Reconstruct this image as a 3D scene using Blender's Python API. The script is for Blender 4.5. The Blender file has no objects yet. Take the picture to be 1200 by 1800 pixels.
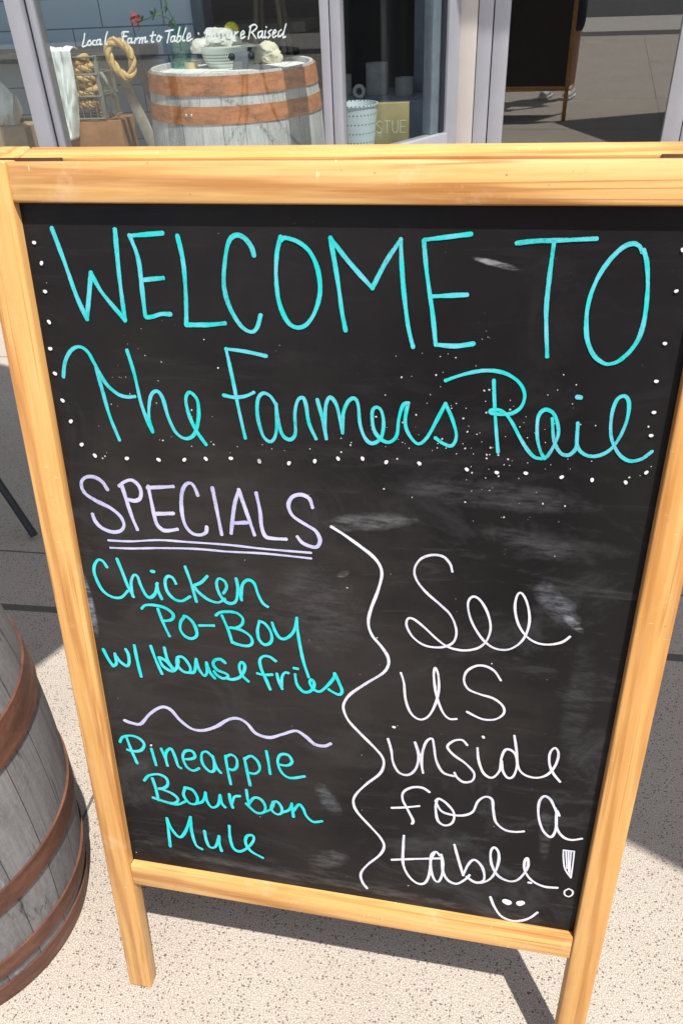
import bpy, bmesh, math, random
from mathutils import Vector, Matrix, noise as mnoise

# ---------------------------------------------------------------- camera, world, sun, exposure
scene = bpy.context.scene
col = scene.collection
R_ = math.radians
H = 1.17437
PITCH, ROLL, FPX, CYPX = 0.666823, -0.0527072, 1395.486, 1021.459
fw = Vector((0, math.cos(PITCH), -math.sin(PITCH)))
rt0 = Vector((1, 0, 0)); up0 = rt0.cross(fw)
rt = math.cos(ROLL) * rt0 + math.sin(ROLL) * up0
up = -math.sin(ROLL) * rt0 + math.cos(ROLL) * up0
cd = bpy.data.cameras.new('camera'); cam = bpy.data.objects.new('camera', cd); col.objects.link(cam)
cam.matrix_world = Matrix(((rt.x, up.x, -fw.x, 0), (rt.y, up.y, -fw.y, 0), (rt.z, up.z, -fw.z, H), (0, 0, 0, 1)))
cd.sensor_fit = 'VERTICAL'; cd.sensor_height = 36; cd.lens = FPX / 1800 * 36
cd.shift_y = (CYPX - 900) / 1800
cd.clip_start = 0.01; cd.clip_end = 400
scene.camera = cam

SUNDIR = Vector((.217, -.387, 1)).normalized()          # towards the sun
sun_el = math.asin(SUNDIR.z); sun_az = math.atan2(SUNDIR.x, SUNDIR.y)
w = bpy.data.worlds.new('World'); scene.world = w; w.use_nodes = True
nt = w.node_tree; bg = nt.nodes['Background']
sky = nt.nodes.new('ShaderNodeTexSky'); sky.sky_type = 'NISHITA'; sky.sun_disc = False
sky.sun_elevation = sun_el; sky.sun_rotation = sun_az; sky.dust_density = 1.5
hs = nt.nodes.new('ShaderNodeHueSaturation'); hs.inputs['Saturation'].default_value = .6      # less blue sky, for more neutral shade
nt.links.new(sky.outputs[0], hs.inputs['Color']); nt.links.new(hs.outputs[0], bg.inputs[0]); bg.inputs[1].default_value = 0.105
sd = bpy.data.lights.new('sun', 'SUN'); sd.energy = 4.2; sd.angle = R_(0.53); sd.color = (1, .955, .89)
so = bpy.data.objects.new('sun', sd); col.objects.link(so)
so.rotation_euler = (-SUNDIR).to_track_quat('-Z', 'Y').to_euler(); so.location = SUNDIR * 20
scene.view_settings.view_transform = 'Standard'; scene.view_settings.look = 'None'
scene.view_settings.exposure = 0.88; scene.view_settings.gamma = 1.0
scene.cycles.max_bounces = 10; scene.cycles.transparent_max_bounces = 24
scene.cycles.use_denoising = True

# ---------------------------------------------------------------- helpers
PH = R_(-11)                                              # the shop front is turned 11 degrees
MF = Matrix.Rotation(PH, 4, 'Z')
def F(s, n, z=0.0): return MF @ Vector((s, n, z))          # s along the shop front, n away from the street
def along(s, z, n0, n1): k = n1 / n0; return s * k, H - (H - z) * k

def ob(name, bm, mat=None, parent=None, loc=None, rotz=None, smooth=True, mw=None):
    me = bpy.data.meshes.new(name)
    isbm = isinstance(bm, bmesh.types.BMesh)
    if isbm:
        bmesh.ops.recalc_face_normals(bm, faces=bm.faces[:]); bm.to_mesh(me); bm.free()
    else: me.from_pydata(bm[0], [], bm[1]); me.update()
    if not isbm and len(bm) > 2:
        uvl = me.uv_layers.new(name='stroke')
        for lp in me.loops: uvl.data[lp.index].uv = bm[2][lp.vertex_index]
    if mat: me.materials.append(mat)
    if smooth:
        me.polygons.foreach_set('use_smooth', [True] * len(me.polygons)); me.set_sharp_from_angle(angle=R_(38))
    o = bpy.data.objects.new(name, me); col.objects.link(o)
    if parent: o.parent = parent
    if mw is not None: o.matrix_world = mw
    if loc is not None: o.location = loc
    if rotz is not None: o.rotation_euler = (0, 0, rotz)
    return o
def tag(o, label=None, cat=None, group=None, kind=None):
    for k, v in (('label', label), ('category', cat), ('group', group), ('kind', kind)):
        if v: o[k] = v
    return o
def empty(name, label, cat, loc=(0, 0, 0), rotz=0, group=None, mw=None):
    o = bpy.data.objects.new(name, None); col.objects.link(o); o.empty_display_size = .1
    if mw is not None: o.matrix_world = mw
    else: o.location = loc; o.rotation_euler = (0, 0, rotz)
    return tag(o, label, cat, group)
def dup(root, loc=None, rotz=None):
    r = root.copy(); col.objects.link(r)
    if loc is not None: r.location = loc
    if rotz is not None: r.rotation_euler = (0, 0, rotz)
    for ch in root.children:
        c = ch.copy(); col.objects.link(c); c.parent = r
        for g in ch.children: d = g.copy(); col.objects.link(d); d.parent = c
    return r
def box(bm, a, b, bev=0.0, seg=2):
    a = Vector(a); b = Vector(b); c = (a + b) / 2; d = b - a
    r = bmesh.ops.create_cube(bm, size=1)
    for v in r['verts']: v.co = Vector((v.co.x * d.x, v.co.y * d.y, v.co.z * d.z)) + c
    if bev:
        es = list({e for v in r['verts'] for e in v.link_edges})
        bmesh.ops.bevel(bm, geom=es, offset=bev, segments=seg, affect='EDGES', profile=.5)
    return bm
def boxes(*bs, bev=0.0):
    bm = bmesh.new()
    for a, b in bs: box(bm, a, b, bev)
    return bm
def lathe(bm, prof, seg=48, c=(0, 0, 0), cap=True):
    rings = []
    for r, z in prof:
        if r < 1e-6: rings.append([bm.verts.new((c[0], c[1], c[2] + z))])
        else: rings.append([bm.verts.new((c[0] + r * math.cos(2 * math.pi * i / seg), c[1] + r * math.sin(2 * math.pi * i / seg), c[2] + z)) for i in range(seg)])
    for A, B in zip(rings, rings[1:]):
        for i in range(seg):
            j = (i + 1) % seg
            if len(A) == 1 and len(B) == 1: continue
            if len(A) == 1: bm.faces.new((A[0], B[i], B[j]))
            elif len(B) == 1: bm.faces.new((A[i], A[j], B[0]))
            else: bm.faces.new((A[i], A[j], B[j], B[i]))
    if cap:
        for q in (rings[0], rings[-1]):
            if len(q) > 2: bm.faces.new(q)
    return bm
def tube(bm, pts, r, seg=10, closed=False, flat=1.0):
    pts = [Vector(p) for p in pts]; n = len(pts); rr = r if isinstance(r, (list, tuple)) else [r] * n
    def tan(i):
        if closed: return (pts[(i + 1) % n] - pts[i - 1]).normalized()
        return (pts[min(i + 1, n - 1)] - pts[max(i - 1, 0)]).normalized()
    t0 = tan(0); nx = t0.orthogonal().normalized(); rings = []
    for i in range(n):
        t = tan(i); nx = (nx - t * nx.dot(t)).normalized(); b = t.cross(nx)
        rings.append([bm.verts.new(pts[i] + rr[i] * (math.cos(2 * math.pi * k / seg) * nx + flat * math.sin(2 * math.pi * k / seg) * b)) for k in range(seg)])
    m = n if closed else n - 1
    for i in range(m):
        A, B = rings[i], rings[(i + 1) % n]
        for k in range(seg): bm.faces.new((A[k], A[(k + 1) % seg], B[(k + 1) % seg], B[k]))
    if not closed: bm.faces.new(rings[0][::-1]); bm.faces.new(rings[-1])
    return bm
def crom(pts, n=8, closed=False):
    P = [Vector(p) for p in pts]; out = []; L = len(P)
    if L < 3 and not closed: return [P[0].lerp(P[-1], i / n) for i in range(n + 1)]
    for i in range(L if closed else L - 1):
        if closed: a, b, c, d = P[i - 1], P[i], P[(i + 1) % L], P[(i + 2) % L]
        else: a, b, c, d = P[max(i - 1, 0)], P[i], P[i + 1], P[min(i + 2, L - 1)]
        for k in range(n):
            t = k / n
            out.append(.5 * ((2 * b) + (c - a) * t + (2 * a - 5 * b + 4 * c - d) * t * t + (3 * b - a - 3 * c + d) * t ** 3))
    if not closed: out.append(P[-1].copy())
    return out
def rope(bm, pts, R, closed=False, pitch=None, n=8):
    """three strands twisted round a path"""
    path = crom(pts, n, closed); pitch = pitch or R * 7; N = len(path)
    t0 = (path[1] - path[0]).normalized(); nx = t0.orthogonal().normalized(); fr = []; L = 0
    for i in range(N):
        t = (path[(i + 1) % N if closed else min(i + 1, N - 1)] - path[i - 1 if (closed or i) else 0]).normalized()
        nx = (nx - t * nx.dot(t)).normalized(); fr.append((path[i], nx.copy(), t.cross(nx), L))
        L += (path[(i + 1) % N] - path[i]).length
    for s in range(3):
        P = []
        for p, a, b, l in fr:
            th = 2 * math.pi * (l / pitch + s / 3); P.append(p + R * .5 * (math.cos(th) * a + math.sin(th) * b))
        tube(bm, P, R * .56, 8, closed)
    return bm

# ---------------------------------------------------------------- materials
class NT:
    def __init__(s, name):
        s.m = bpy.data.materials.new(name); s.m.use_nodes = True; s.t = s.m.node_tree
        s.b = s.t.nodes['Principled BSDF']; s.out = s.t.nodes['Material Output']
        s.co = s.n('ShaderNodeTexCoord')
    def n(s, ty, **k):
        x = s.t.nodes.new(ty)
        for a, v in k.items(): setattr(x, a, v)
        return x
    def l(s, a, b): s.t.links.new(a, b)
    def put(s, sock, v):
        if isinstance(v, bpy.types.NodeSocket): s.l(v, sock)
        elif isinstance(v, tuple) and len(v) == 3 and sock.type == 'RGBA': sock.default_value = (*v, 1)
        else: sock.default_value = v
    def map(s, scale=(1, 1, 1), rot=(0, 0, 0), loc=(0, 0, 0), src='Object'):
        x = s.n('ShaderNodeMapping'); x.inputs['Scale'].default_value = scale; x.inputs['Rotation'].default_value = rot; x.inputs['Location'].default_value = loc
        s.l(s.co.outputs[src], x.inputs[0]); return x.outputs[0]
    def noise(s, vec, scale, detail=4, rough=.55, dist=0):
        x = s.n('ShaderNodeTexNoise'); s.l(vec, x.inputs['Vector']); x.inputs['Scale'].default_value = scale
        x.inputs['Detail'].default_value = detail; x.inputs['Roughness'].default_value = rough; x.inputs['Distortion'].default_value = dist
        return x.outputs[0]
    def vor(s, vec, scale, feature='F1', out='Distance'):
        x = s.n('ShaderNodeTexVoronoi', feature=feature); s.l(vec, x.inputs['Vector']); x.inputs['Scale'].default_value = scale
        return x.outputs[out]
    def ramp(s, f, stops, interp='LINEAR'):
        x = s.n('ShaderNodeValToRGB'); x.color_ramp.interpolation = interp; e = x.color_ramp.elements
        while len(e) < len(stops): e.new(.5)
        for i, (p, c) in enumerate(stops):
            e[i].position = p; e[i].color = (*c, 1) if isinstance(c, tuple) else (c, c, c, 1)
        s.l(f, x.inputs[0]); return x.outputs[0]
    def mix(s, f, a, b, mode='MIX'):
        x = s.n('ShaderNodeMix', data_type='RGBA', blend_type=mode)
        s.put(x.inputs[0], f); s.put(x.inputs[6], a); s.put(x.inputs[7], b); return x.outputs[2]
    def math(s, op, a, b=0.0, c=None):
        x = s.n('ShaderNodeMath', operation=op); s.put(x.inputs[0], a); s.put(x.inputs[1], b)
        if c is not None: s.put(x.inputs[2], c)
        return x.outputs[0]
    def sep(s, v):
        x = s.n('ShaderNodeSeparateXYZ'); s.l(v, x.inputs[0]); return x.outputs
    def bump(s, h, strength=.3, dist=.002):
        x = s.n('ShaderNodeBump'); x.inputs['Strength'].default_value = strength; x.inputs['Distance'].default_value = dist
        s.l(h, x.inputs['Height']); s.l(x.outputs[0], s.b.inputs['Normal']); return x
    def set(s, color=None, rough=None, metal=None, spec=None, coat=None, coat_rough=None):
        for k, v in (('Base Color', color), ('Roughness', rough), ('Metallic', metal), ('Specular IOR Level', spec), ('Coat Weight', coat), ('Coat Roughness', coat_rough)):
            if v is not None: s.put(s.b.inputs[k], v)
        return s.m
def plain(name, c, rough=.6, var=.18, scale=18, metal=0, spec=.4, bump=0):
    k = NT(name); v = k.map(); f = k.noise(v, scale, 6, .65)
    lo = tuple(x * (1 - var) for x in c); hi = tuple(min(1, x * (1 + var)) for x in c)
    if bump: k.bump(k.noise(v, scale * 9, 4), bump, .002)
    return k.set(k.ramp(f, [(.3, lo), (.7, hi)]), rough, metal, spec)
def pine(name, axis, seed=0.0, tone=0.0):
    k = NT(name)
    sc = {'y': (1, .045, 1), 'x': (.045, 1, 1), 'z': (1, 1, .045)}[axis]
    v = k.map(sc, loc=(seed, seed * .7, seed * 1.3))
    big = k.noise(v, 26, 3, .5, 1.2)
    wv = k.n('ShaderNodeTexWave', wave_type='BANDS', bands_direction='DIAGONAL'); k.l(v, wv.inputs['Vector'])
    wv.inputs['Scale'].default_value = 20; wv.inputs['Distortion'].default_value = 7; wv.inputs['Detail'].default_value = 3; wv.inputs['Detail Scale'].default_value = 1.6
    fine = k.noise(k.map(tuple(x * 6 for x in sc), loc=(seed, 0, seed)), 40, 4, .6)
    c = k.ramp(big, [(.25, (.47, .225, .062)), (.5, (.60, .335, .112)), (.75, (.67, .425, .18))])
    c = k.mix(k.math('MULTIPLY', k.ramp(wv.outputs['Fac'], [(.5, 0.0), (.95, 1.0)]), .7), c, (.32, .12, .026))
    c = k.mix(k.math('MULTIPLY', k.ramp(fine, [(.45, 0.0), (.75, 1.0)]), .35), c, (.72, .48, .235)); c = k.mix(k.math('MULTIPLY', k.ramp(fine, [(.30, 1.0), (.46, 0.0)]), .32), c, (.43, .20, .055))
    ln = k.noise(k.map(tuple(x * (1 if x == 1 else .4) for x in sc), loc=(seed * 2, 1, seed)), 75, 2, .5); c = k.mix(k.math('MULTIPLY', k.ramp(k.math('ABSOLUTE', k.math('SUBTRACT', ln, .5)), [(.008, 1.0), (.03, 0.0)]), k.math('MULTIPLY', k.ramp(k.noise(k.map(loc=(seed, 4, 4)), 7, 2), [(.45, 0.0), (.6, 1.0)]), .6)), c, (.27, .10, .022))
    wear = k.ramp(k.noise(k.map((1, 1, 1), loc=(seed, 3, 1)), 9, 7, .7), [(.58, 0.0), (.7, 1.0)])
    c = k.mix(k.math('MULTIPLY', wear, .5), c, (.70, .50, .33))
    sp = k.ramp(k.vor(k.map((1, 1, 1), loc=(seed, 1, 0)), 60), [(.03, 1.0), (.07, 0.0)])
    c = k.mix(k.math('MULTIPLY', k.math('MULTIPLY', sp, k.ramp(k.noise(k.map(), 14, 2), [(.52, 0.0), (.6, 1.0)])), .8), c, (.16, .08, .03))
    scr = k.math('MULTIPLY', k.ramp(k.vor(k.map(tuple(4 if x < 1 else 1 for x in sc), loc=(seed, 5, 2)), 38), [(.06, 1.0), (.12, 0.0)]), k.ramp(k.noise(k.map(loc=(seed, 0, 9)), 11, 2), [(.5, 0.0), (.6, 1.0)]))
    c = k.mix(k.math('MULTIPLY', scr, .55), c, (.80, .66, .48))
    k.bump(fine, .12, .001)
    if tone: c = k.mix(tone, c, (.46, .215, .05))
    grime = k.ramp(k.noise(k.map(loc=(seed, 8, 2)), 22, 8, .75), [(.60, 0.0), (.74, 1.0)]); c = k.mix(k.math('MULTIPLY', grime, .35), c, (.28, .16, .08))
    return k.set(c, k.ramp(k.noise(k.map(), 25, 4), [(.3, .34), (.7, .55)]), spec=.4, coat=.12, coat_rough=.3)
def staves(name, nst, c0, c1, dark, gloss=.7, warm=None):
    """weathered barrel staves: one tone per stave, dark seams, streaks down the grain"""
    k = NT(name); X = k.sep(k.co.outputs['Object'])
    ang = k.math('MULTIPLY', k.math('ADD', k.math('DIVIDE', k.math('ARCTAN2', X[1], X[0]), 2 * math.pi), .5), nst)
    wob = k.math('MULTIPLY', k.noise(k.map((.5, .5, 1)), 3, 2), .10)
    ang = k.math('ADD', ang, wob)
    cell = k.math('FLOOR', ang); fr = k.math('FRACT', ang)
    wn = k.n('ShaderNodeTexWhiteNoise', noise_dimensions='1D'); k.l(cell, wn.inputs['W'])
    c = k.mix(wn.outputs[0], c0, c1)
    st = k.noise(k.map((1, 1, .06)), 120, 8, .78); c = k.mix(k.math('MULTIPLY', k.ramp(st, [(.42, 0.0), (.7, 1.0)]), .55), c, dark)
    bl = k.noise(k.map((1, 1, .5)), 9, 6, .7); c = k.mix(k.math('MULTIPLY', k.ramp(bl, [(.5, 0.0), (.7, 1.0)]), .4), c, tuple(x * .45 for x in c0))
    sc = k.ramp(k.noise(k.map((1, 1, .3), rot=(.3, .4, 0)), 60, 5, .75), [(.63, 0.0), (.7, 1.0)]); c = k.mix(k.math('MULTIPLY', sc, .35), c, tuple(min(1, x * 2) for x in c1))
    if warm: c = k.mix(k.math('MULTIPLY', k.ramp(k.noise(k.map((1, 1, .35), loc=(3, 1, 0)), 6, 3), [(.58, 0.0), (.72, 1.0)]), .4), c, warm)
    cr = k.ramp(k.math('ABSOLUTE', k.math('SUBTRACT', k.noise(k.map((1, 1, .05), loc=(6, 2, 0)), 34, 3, .5), .5)), [(.004, 1.0), (.014, 0.0)]); c = k.mix(k.math('MULTIPLY', k.math('MULTIPLY', cr, k.ramp(k.noise(k.map(loc=(1, 7, 0)), 8, 2), [(.48, 0.0), (.6, 1.0)])), .7), c, tuple(x * .25 for x in c0))
    gr = k.noise(k.map(loc=(2, 2, 2)), 150, 4, .75); c = k.mix(k.math('MULTIPLY', k.ramp(gr, [(.5, 0.0), (.75, 1.0)]), .35), c, tuple(min(1, x * 1.5) for x in c1))
    seam = k.ramp(k.math('ABSOLUTE', k.math('SUBTRACT', fr, .5)), [(.483, 0.0), (.495, 1.0)]); c = k.mix(k.math('MULTIPLY', seam, .75), c, tuple(x * .18 for x in c0))
    h = k.math('SUBTRACT', k.math('MULTIPLY', st, .3), seam); k.bump(h, .5, .003)
    return k.set(c, gloss, spec=.3)
def rust(name, c0, c1, c2, rough=.55):
    k = NT(name); a = k.noise(k.map((1, 1, 3)), 14, 7, .7); b = k.noise(k.map((1, 1, 1), loc=(4, 2, 1)), 60, 5, .7)
    c = k.ramp(a, [(.3, c0), (.55, c1), (.75, c2)]); c = k.mix(k.math('MULTIPLY', k.ramp(b, [(.5, 0.0), (.75, 1.0)]), .4), c, c0)
    pit = k.ramp(k.vor(k.map((1, 1, 1)), 130), [(.06, 1.0), (.14, 0.0)]); c = k.mix(k.math('MULTIPLY', k.math('MULTIPLY', pit, k.ramp(k.noise(k.map(loc=(9, 0, 0)), 18, 3), [(.48, 0.0), (.6, 1.0)])), .7), c, tuple(min(1, x * 1.7) for x in c2))
    d = k.noise(k.map((1, 1, .4), loc=(0, 5, 0)), 25, 6, .75); c = k.mix(k.math('MULTIPLY', k.ramp(d, [(.55, 0.0), (.72, 1.0)]), .5), c, tuple(x * .4 for x in c0))
    k.bump(b, .4, .001); return k.set(c, rough, .25, .4)
def glass(name, refl, tint=(.93, .96, .95)):
    k = NT(name); k.t.nodes.remove(k.b)
    lw = k.n('ShaderNodeLayerWeight'); lw.inputs[0].default_value = .5
    f = k.math('ADD', k.math('MULTIPLY', k.math('POWER', lw.outputs['Facing'], 4), .6), refl)
    tr = k.n('ShaderNodeBsdfTransparent'); tr.inputs[0].default_value = (*tint, 1)
    gl = k.n('ShaderNodeBsdfGlossy'); gl.inputs['Roughness'].default_value = 0
    mx = k.n('ShaderNodeMixShader'); k.l(f, mx.inputs[0]); k.l(tr.outputs[0], mx.inputs[1]); k.l(gl.outputs[0], mx.inputs[2]); k.l(mx.outputs[0], k.out.inputs[0])
    return k.m

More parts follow.
